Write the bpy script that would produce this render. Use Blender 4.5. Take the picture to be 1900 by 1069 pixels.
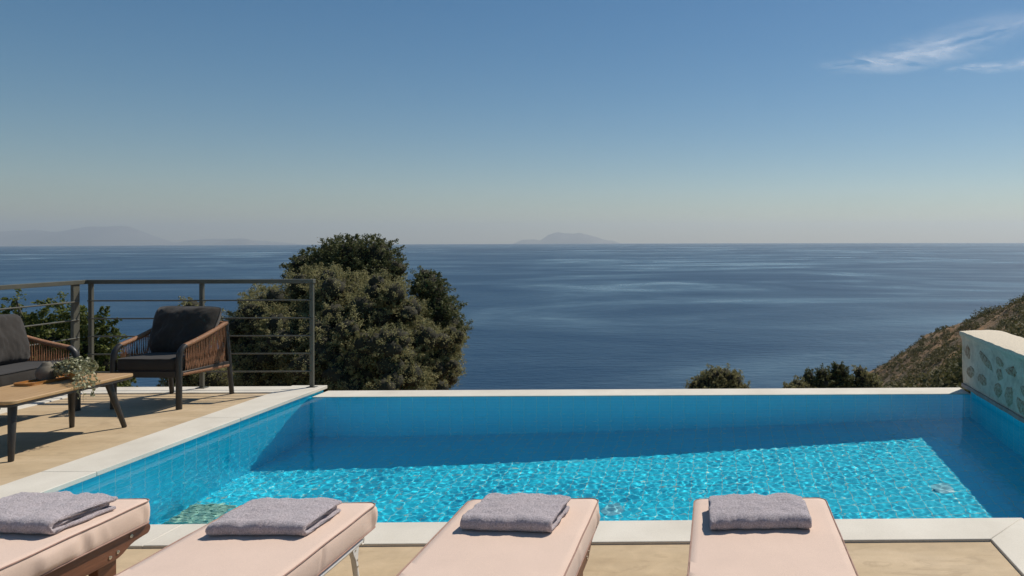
import bpy, bmesh, math, random
import numpy as np
from mathutils import Vector, Matrix

SC = bpy.context.scene
COL = SC.collection
for _o in list(bpy.data.objects):
    bpy.data.objects.remove(_o)
PI = math.pi

# ------------------------------------------------------------------ camera
cam_d = bpy.data.cameras.new('camera')
cam = bpy.data.objects.new('camera', cam_d)
COL.objects.link(cam)
cam.location = (0, 0, 1.5)
cam.rotation_euler = (PI / 2, 0.0020, -0.014)
cam_d.sensor_width = 36.0
cam_d.lens = 36.0 * 1300 / 1900          # wide shift lens: level camera, window shifted left and down
cam_d.shift_x = -(1348 - 950) / 1900
cam_d.shift_y = -(534.5 - 445) / 1900
cam_d.clip_start = 0.05
cam_d.clip_end = 300000
SC.camera = cam

# ------------------------------------------------------------------ sky, sun, exposure
SUN_DIR = Vector((0.51, 0.59, 1.0)).normalized()
SUN_EL = math.asin(SUN_DIR.z)
SUN_AZ = math.atan2(SUN_DIR.x, SUN_DIR.y)
wd = bpy.data.worlds.new('World')
SC.world = wd
wd.use_nodes = True
wn = wd.node_tree
sky = wn.nodes.new('ShaderNodeTexSky')
sky.sky_type = 'NISHITA'
sky.sun_disc = False
sky.sun_elevation = SUN_EL
sky.sun_rotation = SUN_AZ
sky.altitude = 100
sky.air_density = 1.0
sky.dust_density = 0.25
sky.ozone_density = 1.6
bgn = wn.nodes['Background']
bgn.inputs[1].default_value = 0.057
hsv = wn.nodes.new('ShaderNodeHueSaturation')
hsv.inputs['Saturation'].default_value = 1.38
hsv.inputs['Hue'].default_value = 0.495
wn.links.new(sky.outputs[0], hsv.inputs['Color'])
wn.links.new(hsv.outputs[0], bgn.inputs[0])

sun_d = bpy.data.lights.new('sun', 'SUN')
sun_d.energy = 3.6
sun_d.angle = math.radians(0.53)
sun_d.color = (1.0, 0.93, 0.83)
sun_d.cycles.is_caustics_light = True
sun = bpy.data.objects.new('sun', sun_d)
COL.objects.link(sun)
sun.location = SUN_DIR * 60
sun.rotation_euler = (-SUN_DIR).to_track_quat('-Z', 'Y').to_euler()

SC.view_settings.view_transform = 'Standard'
SC.view_settings.look = 'None'
SC.view_settings.exposure = 0.25
SC.view_settings.gamma = 1.0
cy = SC.cycles
cy.use_denoising = True
cy.max_bounces = 14
cy.diffuse_bounces = 6
cy.glossy_bounces = 4
cy.transmission_bounces = 8
cy.transparent_max_bounces = 12
cy.volume_bounces = 0
cy.sample_clamp_indirect = 7.0
cy.caustics_reflective = True
cy.caustics_refractive = True
cy.blur_glossy = 0.5

# ------------------------------------------------------------------ node helpers
def new_mat(name):
    m = bpy.data.materials.new(name)
    m.use_nodes = True
    nt = m.node_tree
    return m, nt, nt.nodes['Principled BSDF']

def N(nt, kind, **kw):
    n = nt.nodes.new(kind)
    for k, v in kw.items():
        if k.startswith('i_'):
            key = k[2:].replace('_', ' ')
            n.inputs[key].default_value = v
        else:
            setattr(n, k, v)
    return n

def L(nt, a, b):
    nt.links.new(a, b)

def coords(nt, kind='Object', scale=(1, 1, 1), rot=(0, 0, 0)):
    tc = N(nt, 'ShaderNodeTexCoord')
    mp = N(nt, 'ShaderNodeMapping')
    mp.inputs['Scale'].default_value = scale
    mp.inputs['Rotation'].default_value = rot
    L(nt, tc.outputs[kind], mp.inputs['Vector'])
    return mp.outputs['Vector']

def noise(nt, vec, scale, detail=4.0, rough=0.55, dist=0.0):
    n = N(nt, 'ShaderNodeTexNoise')
    n.inputs['Scale'].default_value = scale
    n.inputs['Detail'].default_value = detail
    n.inputs['Roughness'].default_value = rough
    n.inputs['Distortion'].default_value = dist
    L(nt, vec, n.inputs['Vector'])
    return n.outputs['Fac']

def ramp(nt, fac, stops):
    r = N(nt, 'ShaderNodeValToRGB')
    el = r.color_ramp.elements
    while len(el) < len(stops):
        el.new(0.5)
    for e, (p, c) in zip(el, stops):
        e.position = p
        e.color = (*c, 1) if not isinstance(c, (int, float)) else (c, c, c, 1)
    L(nt, fac, r.inputs['Fac'])
    return r.outputs['Color']

def mixc(nt, fac, a, b, mode='MIX'):
    m = N(nt, 'ShaderNodeMix', data_type='RGBA', blend_type=mode)
    for sock, v in ((m.inputs[0], fac), (m.inputs[6], a), (m.inputs[7], b)):
        if isinstance(v, (int, float)):
            sock.default_value = v
        elif isinstance(v, tuple):
            sock.default_value = (*v, 1)
        else:
            L(nt, v, sock)
    return m.outputs[2]

def math_n(nt, op, a, b=None, clamp=False):
    m = N(nt, 'ShaderNodeMath', operation=op, use_clamp=clamp)
    for i, v in enumerate((a, b)):
        if v is None:
            continue
        if isinstance(v, (int, float)):
            m.inputs[i].default_value = v
        else:
            L(nt, v, m.inputs[i])
    return m.outputs[0]

def bump(nt, bsdf, height, strength=0.3, dist=0.01, normal=None):
    b = N(nt, 'ShaderNodeBump')
    b.inputs['Strength'].default_value = strength
    b.inputs['Distance'].default_value = dist
    L(nt, height, b.inputs['Height'])
    if normal is not None:
        L(nt, normal, b.inputs['Normal'])
    if bsdf is not None:
        L(nt, b.outputs['Normal'], bsdf.inputs['Normal'])
    return b.outputs['Normal']

# ------------------------------------------------------------------ materials
MAT = {}

def simple(name, col, rough=0.5, metal=0.0, var=0.12, vscale=30.0, bstr=0.0, bscale=200.0, spec=0.5, stretch=(1, 1, 1)):
    m, nt, b = new_mat(name)
    v = coords(nt, 'Object', stretch)
    f = noise(nt, v, vscale, 5)
    dark = tuple(c * (1 - var) for c in col)
    lite = tuple(min(1, c * (1 + var)) for c in col)
    L(nt, ramp(nt, f, [(0.3, dark), (0.7, lite)]), b.inputs['Base Color'])
    b.inputs['Roughness'].default_value = rough
    b.inputs['Metallic'].default_value = metal
    b.inputs['Specular IOR Level'].default_value = spec
    if bstr > 0:
        bump(nt, b, noise(nt, v, bscale, 4), bstr, 0.004)
    MAT[name] = m
    return m

simple('dark_metal', (0.034, 0.031, 0.028), 0.42, 0.0, 0.1, 40, 0.05, 400)
simple('railing_metal', (0.105, 0.103, 0.080), 0.45, 0.0, 0.10, 14, 0.04, 300)
simple('white_metal', (0.72, 0.71, 0.68), 0.32, 0.0, 0.06, 30, 0.05, 200)
simple('steel_bolt', (0.55, 0.50, 0.42), 0.35, 1.0, 0.1, 60)
simple('piping_dark', (0.018, 0.018, 0.019), 0.85, 0, 0.1, 80)
simple('piping_rose', (0.36, 0.22, 0.17), 0.8, 0, 0.1, 60)
simple('grate_plastic', (0.26, 0.44, 0.33), 0.4, 0, 0.1, 30)
simple('drain_plastic', (0.22, 0.56, 0.62), 0.4, 0, 0.1, 30)

def m_fabric(name, col, weave=900.0, var=0.10, bstr=0.25, rough=0.9, wr=14.0):
    m, nt, b = new_mat(name)
    v = coords(nt, 'Object')
    big = noise(nt, v, 5.0, 4)
    fine = noise(nt, v, weave, 2)
    c1 = ramp(nt, big, [(0.3, tuple(c * (1 - var) for c in col)), (0.7, tuple(min(1, c * (1 + var)) for c in col))])
    c2 = ramp(nt, fine, [(0.35, 0.78), (0.65, 1.15)])
    L(nt, mixc(nt, 0.6, c1, c2, 'MULTIPLY'), b.inputs['Base Color'])
    b.inputs['Roughness'].default_value = rough
    b.inputs['Specular IOR Level'].default_value = 0.2
    b.inputs['Sheen Weight'].default_value = 0.15
    h = math_n(nt, 'ADD', math_n(nt, 'MULTIPLY', fine, 0.12), noise(nt, v, wr, 3, 0.5, 0.4))
    bump(nt, b, h, bstr, 0.012)
    MAT[name] = m
m_fabric('charcoal_fabric', (0.041, 0.036, 0.031), 700, 0.12, 0.30)
m_fabric('rose_fabric', (0.735, 0.555, 0.445), 900, 0.035, 0.26, 0.85, 6)

def m_towel():
    m, nt, b = new_mat('towel_terry')
    v = coords(nt, 'Object')
    n1 = noise(nt, v, 420.0, 3, 0.7)
    n2 = noise(nt, v, 190.0, 2, 0.6)
    n3 = noise(nt, v, 9.0, 3)
    c = ramp(nt, math_n(nt, 'ADD', math_n(nt, 'MULTIPLY', n1, 0.5), math_n(nt, 'MULTIPLY', n2, 0.5)),
             [(0.36, (0.31, 0.262, 0.272)), (0.50, (0.53, 0.463, 0.478)), (0.64, (0.74, 0.66, 0.678))])
    c = mixc(nt, 0.5, c, ramp(nt, n3, [(0.3, 0.9), (0.7, 1.08)]), 'MULTIPLY')
    L(nt, c, b.inputs['Base Color'])
    b.inputs['Roughness'].default_value = 0.95
    b.inputs['Specular IOR Level'].default_value = 0.1
    b.inputs['Sheen Weight'].default_value = 0.35
    h = math_n(nt, 'ADD', n1, n2)
    bump(nt, b, h, 0.8, 0.006)
    MAT['towel_terry'] = m
m_towel()

def m_wood(name, c1, c2, axis='Y', rough=0.45, scale=1.0, bstr=0.12):
    m, nt, b = new_mat(name)
    st = {'X': (1, 14, 14), 'Y': (14, 1, 14), 'Z': (14, 14, 1)}[axis]
    v = coords(nt, 'Object', st)
    n1 = noise(nt, v, 3.0 * scale, 6, 0.6, 0.6)
    n2 = noise(nt, v, 16.0 * scale, 5, 0.65)
    f = math_n(nt, 'ADD', math_n(nt, 'MULTIPLY', n1, 0.6), math_n(nt, 'MULTIPLY', n2, 0.4))
    L(nt, ramp(nt, f, [(0.34, c1), (0.64, c2)]), b.inputs['Base Color'])
    b.inputs['Roughness'].default_value = rough
    bump(nt, b, n2, bstr, 0.004)
    MAT[name] = m
m_wood('teak', (0.37, 0.215, 0.090), (0.53, 0.345, 0.165), 'Y', 0.5)
m_wood('lounger_wood', (0.085, 0.030, 0.014), (0.19, 0.075, 0.036), 'Y', 0.5)
m_wood('tray_wood', (0.30, 0.125, 0.03), (0.48, 0.23, 0.06), 'Y', 0.4)
m_wood('bark', (0.05, 0.04, 0.03), (0.16, 0.13, 0.10), 'Z', 0.9, 1.0, 0.6)

def m_rope():
    m, nt, b = new_mat('rope')
    v = coords(nt, 'Object')
    n1 = noise(nt, v, 60, 3)
    n2 = noise(nt, v, 500, 2)
    c = mixc(nt, 0.4, ramp(nt, n1, [(0.3, (0.25, 0.118, 0.058)), (0.7, (0.40, 0.20, 0.102))]), ramp(nt, n2, [(0.3, 0.6), (0.7, 1.2)]), 'MULTIPLY')
    L(nt, c, b.inputs['Base Color'])
    b.inputs['Roughness'].default_value = 0.7
    bump(nt, b, n2, 0.4, 0.002)
    MAT['rope'] = m
m_rope()

def m_coping():
    m, nt, b = new_mat('coping_limestone')
    v = coords(nt, 'Object')
    n1 = noise(nt, v, 2.2, 6, 0.6)
    n2 = noise(nt, v, 120, 5, 0.7)
    n3 = noise(nt, v, 0.9, 4, 0.5, 1.0)
    c = ramp(nt, n1, [(0.3, (0.61, 0.56, 0.465)), (0.7, (0.735, 0.685, 0.585))])
    c = mixc(nt, 0.5, c, ramp(nt, n2, [(0.30, 0.75), (0.5, 1.0), (0.75, 1.08)]), 'MULTIPLY')
    st = ramp(nt, n3, [(0.57, 0.0), (0.70, 0.5)])
    c = mixc(nt, st, c, (0.52, 0.46, 0.37))
    L(nt, c, b.inputs['Base Color'])
    b.inputs['Roughness'].default_value = 0.7
    bump(nt, b, n2, 0.18, 0.004)
    MAT['coping_limestone'] = m
m_coping()

def m_deck():
    m, nt, b = new_mat('deck_cement')
    v = coords(nt, 'Object')
    vs = coords(nt, 'Object', (1, 3.2, 1))
    n1 = noise(nt, vs, 1.1, 6, 0.6, 0.5)
    n2 = noise(nt, v, 9, 6, 0.65, 0.6)
    n3 = noise(nt, v, 220, 4, 0.7)
    n4 = noise(nt, vs, 2.6, 7, 0.7, 1.2)
    c = ramp(nt, n1, [(0.25, (0.44, 0.32, 0.185)), (0.5, (0.52, 0.39, 0.235)), (0.75, (0.60, 0.46, 0.295))])
    c = mixc(nt, 0.7, c, ramp(nt, n2, [(0.3, 0.86), (0.7, 1.10)]), 'MULTIPLY')
    c = mixc(nt, 0.5, c, ramp(nt, n3, [(0.3, 0.85), (0.7, 1.1)]), 'MULTIPLY')
    st = ramp(nt, n4, [(0.57, 0.0), (0.65, 0.42), (0.70, 0.12)])
    c = mixc(nt, st, c, (0.34, 0.24, 0.14))
    # two control joints cut across the cement
    sp = N(nt, 'ShaderNodeSeparateXYZ')
    L(nt, v, sp.inputs[0])
    wob = math_n(nt, 'MULTIPLY', math_n(nt, 'SUBTRACT', n2, 0.5), 0.004)
    jl = None
    for y in (5.78, 5.02, 6.42):
        d = math_n(nt, 'ABSOLUTE', math_n(nt, 'SUBTRACT', math_n(nt, 'ADD', sp.outputs[1], wob), y))
        j = math_n(nt, 'LESS_THAN', d, 0.0035)
        jl = j if jl is None else math_n(nt, 'MAXIMUM', jl, j)
    c = mixc(nt, math_n(nt, 'MULTIPLY', jl, 0.45), c, (0.25, 0.18, 0.10))
    L(nt, c, b.inputs['Base Color'])
    b.inputs['Roughness'].default_value = 0.75
    bump(nt, b, math_n(nt, 'ADD', math_n(nt, 'MULTIPLY', n3, 0.4), n2), 0.12, 0.006)
    MAT['deck_cement'] = m
m_deck()

def m_tile(name, ox=0.0, grout=(0.42, 0.76, 0.80), gw=0.0028, cols=((0.014, 0.640, 0.820), (0.018, 0.665, 0.845))):
    m, nt, b = new_mat(name)
    tc = N(nt, 'ShaderNodeTexCoord')
    mp = N(nt, 'ShaderNodeMapping')
    mp.inputs['Location'].default_value = (ox, 0.018, 0)
    L(nt, tc.outputs['UV'], mp.inputs['Vector'])
    br = N(nt, 'ShaderNodeTexBrick', offset=0.0, squash=1.0)
    br.inputs['Scale'].default_value = 1.0
    br.inputs['Brick Width'].default_value = 0.123
    br.inputs['Row Height'].default_value = 0.123
    br.inputs['Mortar Size'].default_value = gw
    br.inputs['Mortar Smooth'].default_value = 0.25
    br.inputs['Color1'].default_value = (*cols[0], 1)
    br.inputs['Color2'].default_value = (*cols[1], 1)
    br.inputs['Mortar'].default_value = (*grout, 1)
    L(nt, mp.outputs[0], br.inputs['Vector'])
    n2 = noise(nt, mp.outputs[0], 40, 4)
    c = mixc(nt, 0.5, br.outputs['Color'], ramp(nt, n2, [(0.3, 0.88), (0.7, 1.1)]), 'MULTIPLY')
    L(nt, c, b.inputs['Base Color'])
    b.inputs['Roughness'].default_value = 0.28
    inv = math_n(nt, 'SUBTRACT', 1.0, br.outputs['Fac'])
    bump(nt, b, inv, 0.4, 0.003)
    MAT[name] = m
m_tile('pool_tile')
m_tile('pool_floor_tile', 0.0, (0.46, 0.66, 0.56), 0.0024, ((0.022, 0.610, 0.770), (0.034, 0.650, 0.810)))

def m_water():
    # seen through a polarising filter, as in the photograph: half the mirror reflection is gone
    m, nt, b = new_mat('clear_water')
    nt.nodes.remove(b)
    fr = N(nt, 'ShaderNodeFresnel')
    fr.inputs['IOR'].default_value = 1.33
    rf = N(nt, 'ShaderNodeBsdfRefraction')
    rf.inputs['Roughness'].default_value = 0.0
    rf.inputs['IOR'].default_value = 1.33
    gl = N(nt, 'ShaderNodeBsdfGlossy')
    gl.inputs['Roughness'].default_value = 0.0
    mx = N(nt, 'ShaderNodeMixShader')
    geo = N(nt, 'ShaderNodeNewGeometry')       # from below the full (total) reflection stays
    k = math_n(nt, 'ADD', 0.5, math_n(nt, 'MULTIPLY', geo.outputs['Backfacing'], 0.5))
    L(nt, math_n(nt, 'MULTIPLY', fr.outputs[0], k), mx.inputs[0])
    L(nt, rf.outputs[0], mx.inputs[1])
    L(nt, gl.outputs[0], mx.inputs[2])
    L(nt, mx.outputs[0], nt.nodes['Material Output'].inputs['Surface'])
    MAT['clear_water'] = m
m_water()

def m_wall():
    m, nt, b = new_mat('rubble_plaster')
    v0 = coords(nt, 'Object')
    n1 = noise(nt, v0, 26, 5, 0.65)
    n2 = noise(nt, v0, 130, 5, 0.7)
    nb = noise(nt, v0, 7, 6, 0.65, 0.8)
    plast = ramp(nt, nb, [(0.28, (0.58, 0.475, 0.35)), (0.5, (0.76, 0.645, 0.50)), (0.72, (0.84, 0.73, 0.58))])
    plast = mixc(nt, 0.6, plast, ramp(nt, n2, [(0.3, 0.75), (0.7, 1.12)]), 'MULTIPLY')
    plast = mixc(nt, 0.5, plast, ramp(nt, n1, [(0.3, 0.8), (0.7, 1.1)]), 'MULTIPLY')
    L(nt, plast, b.inputs['Base Color'])
    b.inputs['Roughness'].default_value = 0.92
    h = math_n(nt, 'ADD', math_n(nt, 'MULTIPLY', n2, 0.3), math_n(nt, 'ADD', n1, nb))
    bump(nt, b, h, 0.8, 0.02)
    MAT['rubble_plaster'] = m
    m, nt, b = new_mat('rubble_stone')
    v0 = coords(nt, 'Object')
    g = N(nt, 'ShaderNodeNewGeometry')
    n1 = noise(nt, v0, 34, 6, 0.7, 0.6)
    n2 = noise(nt, v0, 120, 4, 0.7)
    c = ramp(nt, g.outputs['Random Per Island'], [(0.0, (0.30, 0.125, 0.055)), (0.25, (0.42, 0.24, 0.13)), (0.5, (0.46, 0.34, 0.22)), (0.75, (0.34, 0.215, 0.125)), (1.0, (0.52, 0.40, 0.27))])
    c = mixc(nt, ramp(nt, n1, [(0.42, 0.0), (0.56, 0.9)]), c, (0.66, 0.53, 0.38))
    c = mixc(nt, 0.7, c, ramp(nt, n2, [(0.3, 0.65), (0.7, 1.2)]), 'MULTIPLY')
    L(nt, c, b.inputs['Base Color'])
    b.inputs['Roughness'].default_value = 0.9
    bump(nt, b, math_n(nt, 'ADD', n1, n2), 0.8, 0.012)
    MAT['rubble_stone'] = m
m_wall()
simple('cap_plaster', (0.66, 0.575, 0.44), 0.9, 0, 0.14, 60, 1.0, 90)
simple('base_stone', (0.36, 0.28, 0.235), 0.8, 0, 0.2, 12, 0.4, 90)

def m_vase():
    m, nt, b = new_mat('ribbed_ceramic')
    v = coords(nt, 'Object')
    n1 = noise(nt, v, 40, 4)
    L(nt, ramp(nt, n1, [(0.3, (0.150, 0.130, 0.098)), (0.7, (0.225, 0.20, 0.155))]), b.inputs['Base Color'])
    b.inputs['Roughness'].default_value = 0.75
    MAT['ribbed_ceramic'] = m
m_vase()
simple('terracotta', (0.55, 0.30, 0.10), 0.7, 0, 0.15, 30, 0.1, 120)

def m_leaf(name, stops, rough=0.5, spec=0.4, trans=0.25, nscale=2.2, own=0.65):
    m, nt, b = new_mat(name)
    g = N(nt, 'ShaderNodeNewGeometry')
    v = coords(nt, 'Object')
    n1 = noise(nt, v, nscale, 3)
    f = math_n(nt, 'ADD', math_n(nt, 'MULTIPLY', g.outputs['Random Per Island'], own), math_n(nt, 'MULTIPLY', math_n(nt, 'SUBTRACT', n1, 0.3), 0.85 if own > 0.5 else 1.7))
    col = ramp(nt, f, stops)
    L(nt, col, b.inputs['Base Color'])
    b.inputs['Roughness'].default_value = rough
    b.inputs['Specular IOR Level'].default_value = spec
    tr = N(nt, 'ShaderNodeBsdfTranslucent')
    L(nt, col, tr.inputs['Color'])
    mx = N(nt, 'ShaderNodeMixShader')
    mx.inputs[0].default_value = trans
    L(nt, b.outputs[0], mx.inputs[1])
    L(nt, tr.outputs[0], mx.inputs[2])
    out = nt.nodes['Material Output']
    L(nt, mx.outputs[0], out.inputs['Surface'])
    MAT[name] = m
m_leaf('olive_leaf', [(0.1, (0.155, 0.150, 0.064)), (0.5, (0.30, 0.280, 0.130)), (0.9, (0.46, 0.42, 0.225))], 0.65, 0.2, 0.42)
m_leaf('dark_leaf', [(0.1, (0.060, 0.070, 0.026)), (0.5, (0.135, 0.146, 0.058)), (0.9, (0.22, 0.220, 0.095))], 0.6, 0.25)
m_leaf('carob_leaf', [(0.1, (0.060, 0.078, 0.020)), (0.5, (0.150, 0.178, 0.048)), (0.85, (0.26, 0.27, 0.085)), (1.0, (0.18, 0.10, 0.05))], 0.5, 0.25, 0.5)
m_leaf('scrub_leaf', [(0.1, (0.050, 0.056, 0.020)), (0.5, (0.110, 0.108, 0.042)), (0.9, (0.24, 0.185, 0.090))], 0.7, 0.2, 0.3, 0.22, 0.4)
m_leaf('pale_leaf', [(0.1, (0.17, 0.17, 0.080)), (0.5, (0.33, 0.325, 0.18)), (0.9, (0.50, 0.48, 0.32))], 0.5, 0.4, 0.2)
simple('leaf_core', (0.030, 0.028, 0.016), 0.95, 0, 0.3, 20)  # near-black tone stands in for the shade deep inside the crowns

def m_terrain():
    m, nt, b = new_mat('hill_soil')
    v = coords(nt, 'Object')
    n1 = noise(nt, v, 0.035, 6, 0.62)
    n2 = noise(nt, v, 0.22, 6, 0.68)
    n3 = noise(nt, v, 0.9, 5, 0.7)
    c = ramp(nt, n2, [(0.25, (0.075, 0.056, 0.027)), (0.45, (0.180, 0.110, 0.050)), (0.60, (0.320, 0.180, 0.080)), (0.8, (0.40, 0.31, 0.20))])
    c = mixc(nt, ramp(nt, n1, [(0.42, 0.0), (0.60, 0.75)]), c, (0.075, 0.062, 0.032))
    g = N(nt, 'ShaderNodeNewGeometry')
    sp = N(nt, 'ShaderNodeSeparateXYZ')
    L(nt, g.outputs['Position'], sp.inputs[0])
    # bare grey rock just above the sea
    zz = math_n(nt, 'ADD', sp.outputs[2], math_n(nt, 'MULTIPLY', n2, 14.0))
    rk = ramp(nt, math_n(nt, 'MULTIPLY', math_n(nt, 'ADD', zz, 84.0), 0.03), [(0.20, 1.0), (0.42, 0.0)])
    c = mixc(nt, rk, c, ramp(nt, n3, [(0.3, (0.12, 0.105, 0.09)), (0.7, (0.36, 0.33, 0.29))]))
    c = mixc(nt, 0.6, c, ramp(nt, n3, [(0.3, 0.6), (0.7, 1.3)]), 'MULTIPLY')
    L(nt, c, b.inputs['Base Color'])
    b.inputs['Roughness'].default_value = 0.95
    bump(nt, b, n3, 0.8, 0.8)
    MAT['hill_soil'] = m
m_terrain()

def m_sea():
    m, nt, b = new_mat('sea_water')
    v = coords(nt, 'Object')
    vx = coords(nt, 'Object', (0.55, 1, 1), (0, 0, 0.16))
    st1 = noise(nt, vx, 0.0026, 8, 0.62, 1.6)
    st2 = noise(nt, vx, 0.0007, 6, 0.55, 0.6)
    rip = noise(nt, coords(nt, 'Object', (0.5, 1, 1)), 0.16, 5, 0.6)
    rip2 = noise(nt, coords(nt, 'Object', (0.6, 1, 1)), 0.02, 5, 0.6)
    s = math_n(nt, 'ADD', math_n(nt, 'MULTIPLY', st1, 0.65), math_n(nt, 'MULTIPLY', st2, 0.35))
    slick = ramp(nt, s, [(0.42, 0.0), (0.50, 0.18), (0.55, 0.45), (0.60, 1.0)])
    # slicks: calmer, smoother water, with brighter sky reflection painted into the base colour
    L(nt, ramp(nt, slick, [(0.0, 0.42), (1.0, 0.22)]), b.inputs['Roughness'])
    L(nt, mixc(nt, slick, (0.014, 0.049, 0.098), (0.095, 0.172, 0.228)), b.inputs['Base Color'])
    L(nt, ramp(nt, slick, [(0.0, 0.29), (1.0, 0.60)]), b.inputs['Specular IOR Level'])
    b.inputs['IOR'].default_value = 1.33
    nrm = bump(nt, None, rip2, 0.5, 5.0)
    bump(nt, b, rip, 0.7, 2.0, nrm)
    MAT['sea_water'] = m
m_sea()
simple('island_rock', (0.16, 0.145, 0.12), 0.95, 0, 0.3, 0.0005)

# ------------------------------------------------------------------ mesh helpers
def tag(o, label=None, cat=None, group=None, kind=None):
    if label:
        o['label'] = label
    if cat:
        o['category'] = cat
    if group:
        o['group'] = group
    if kind:
        o['kind'] = kind
    return o

def thing(name, label, cat, loc=(0, 0, 0), rz=0.0, group=None):
    o = bpy.data.objects.new(name, None)
    o.empty_display_size = 0.1
    COL.objects.link(o)
    o.location = loc
    o.rotation_euler = (0, 0, rz)
    return tag(o, label, cat, group)

class MB:
    """collects shapes; build() links them as one mesh object"""
    def __init__(self):
        self.v, self.f = [], []

    def add(self, verts, faces):
        o = len(self.v)
        self.v += [tuple(p) for p in verts]
        self.f += [tuple(i + o for i in f) for f in faces]
        return self

    def box(self, x0, x1, y0, y1, z0, z1, mat=None):
        vs = [Vector(p) for p in ((x0, y0, z0), (x1, y0, z0), (x1, y1, z0), (x0, y1, z0), (x0, y0, z1), (x1, y0, z1), (x1, y1, z1), (x0, y1, z1))]
        if mat is not None:
            vs = [mat @ p for p in vs]
        return self.add(vs, [(0, 3, 2, 1), (4, 5, 6, 7), (0, 1, 5, 4), (1, 2, 6, 5), (2, 3, 7, 6), (3, 0, 4, 7)])

    def prism(self, poly, a0, a1, axis='Z'):
        """extrude a closed polygon; axis Z: poly in xy; X: poly in yz"""
        n = len(poly)
        if axis == 'Z':
            vs = [(p[0], p[1], a0) for p in poly] + [(p[0], p[1], a1) for p in poly]
        else:
            vs = [(a0, p[0], p[1]) for p in poly] + [(a1, p[0], p[1]) for p in poly]
        fs = [tuple(range(n - 1, -1, -1)), tuple(range(n, 2 * n))]
        fs += [(i, (i + 1) % n, n + (i + 1) % n, n + i) for i in range(n)]
        return self.add(vs, fs)

    def tube(self, pts, r, n=10, sx=1.0, closed=False, caps=True, up=None):
        pts = [Vector(p) for p in pts]
        m = len(pts)
        rs = r if isinstance(r, (list, tuple)) else [r] * m
        up0 = Vector(up) if up else None
        base = len(self.v)
        prev = None
        for i, p in enumerate(pts):
            if closed:
                t = pts[(i + 1) % m] - pts[i - 1]
            else:
                t = pts[min(i + 1, m - 1)] - pts[max(i - 1, 0)]
            t.normalize()
            if up0 is not None:
                a = up0 - t * up0.dot(t)
            elif prev is not None:
                a = prev - t * prev.dot(t)
            else:
                a = (Vector((0, 0, 1)) if abs(t.z) < 0.9 else Vector((1, 0, 0)))
                a = a - t * a.dot(t)
            a.normalize()
            prev = a
            b = t.cross(a)
            for k in range(n):
                th = 2 * PI * k / n
                self.v.append(tuple(p + a * (math.cos(th) * rs[i]) + b * (math.sin(th) * rs[i] * sx)))
        segs = m if closed else m - 1
        for i in range(segs):
            i2 = (i + 1) % m
            for k in range(n):
                k2 = (k + 1) % n
                self.f.append((base + i * n + k, base + i * n + k2, base + i2 * n + k2, base + i2 * n + k))
        if caps and not closed:
            self.f.append(tuple(base + k for k in range(n - 1, -1, -1)))
            self.f.append(tuple(base + (m - 1) * n + k for k in range(n)))
        return self

    def lathe(self, prof, c=(0, 0, 0), n=32):
        base = len(self.v)
        for (r, z) in prof:
            for k in range(n):
                th = 2 * PI * k / n
                self.v.append((c[0] + r * math.cos(th), c[1] + r * math.sin(th), c[2] + z))
        for i in range(len(prof) - 1):
            for k in range(n):
                k2 = (k + 1) % n
                self.f.append((base + i * n + k, base + i * n + k2, base + (i + 1) * n + k2, base + (i + 1) * n + k))
        return self

    def rings(self, rings, cap0=True, cap1=True):
        base = len(self.v)
        n = len(rings[0])
        for r in rings:
            self.v += [tuple(p) for p in r]
        for i in range(len(rings) - 1):
            for k in range(n):
                k2 = (k + 1) % n
                self.f.append((base + i * n + k, base + i * n + k2, base + (i + 1) * n + k2, base + (i + 1) * n + k))
        if cap0:
            self.f.append(tuple(base + k for k in range(n - 1, -1, -1)))
        if cap1:
            self.f.append(tuple(base + (len(rings) - 1) * n + k for k in range(n)))
        return self

    def build(self, name, mat, parent=None, angle=35, bevel=0.0, segs=2, uv=False):
        me = bpy.data.meshes.new(name)
        me.from_pydata(self.v, [], self.f)
        bm = bmesh.new()
        bm.from_mesh(me)
        bmesh.ops.recalc_face_normals(bm, faces=bm.faces)
        bm.to_mesh(me)
        bm.free()
        return finish(name, me, mat, parent, angle, bevel, segs, uv)

def finish(name, me, mat, parent=None, angle=35, bevel=0.0, segs=2, uv=False):
    if angle:
        me.shade_smooth()
        me.set_sharp_from_angle(angle=math.radians(angle))
    if uv:
        lay = me.uv_layers.new(name='UVMap')
        for p in me.polygons:
            nx, ny, nz = (abs(c) for c in p.normal)
            for li in p.loop_indices:
                c = me.vertices[me.loops[li].vertex_index].co
                if nz >= nx and nz >= ny:
                    q = (c.x, c.y)
                elif nx >= ny:
                    q = (c.y, c.z)
                else:
                    q = (c.x, c.z)
                lay.data[li].uv = q
    o = bpy.data.objects.new(name, me)
    COL.objects.link(o)
    me.materials.append(MAT[mat] if isinstance(mat, str) else mat)
    if parent is not None:
        o.parent = parent
    if bevel > 0:
        md = o.modifiers.new('bevel', 'BEVEL')
        md.width = bevel
        md.segments = segs
        md.limit_method = 'ANGLE'
        md.angle_limit = math.radians(40)
    return o

def fast_mesh(name, V, F):
    """V (n,3), F (m,4) numpy arrays"""
    me = bpy.data.meshes.new(name)
    V = np.ascontiguousarray(V, dtype=np.float32)
    F = np.ascontiguousarray(F, dtype=np.int32)
    me.vertices.add(len(V))
    me.vertices.foreach_set('co', V.ravel())
    k = F.shape[1]
    me.loops.add(F.size)
    me.loops.foreach_set('vertex_index', F.ravel())
    me.polygons.add(len(F))
    me.polygons.foreach_set('loop_start', np.arange(0, F.size, k, dtype=np.int32))
    me.polygons.foreach_set('loop_total', np.full(len(F), k, dtype=np.int32))
    me.update(calc_edges=True)
    me.validate()
    return me

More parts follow.
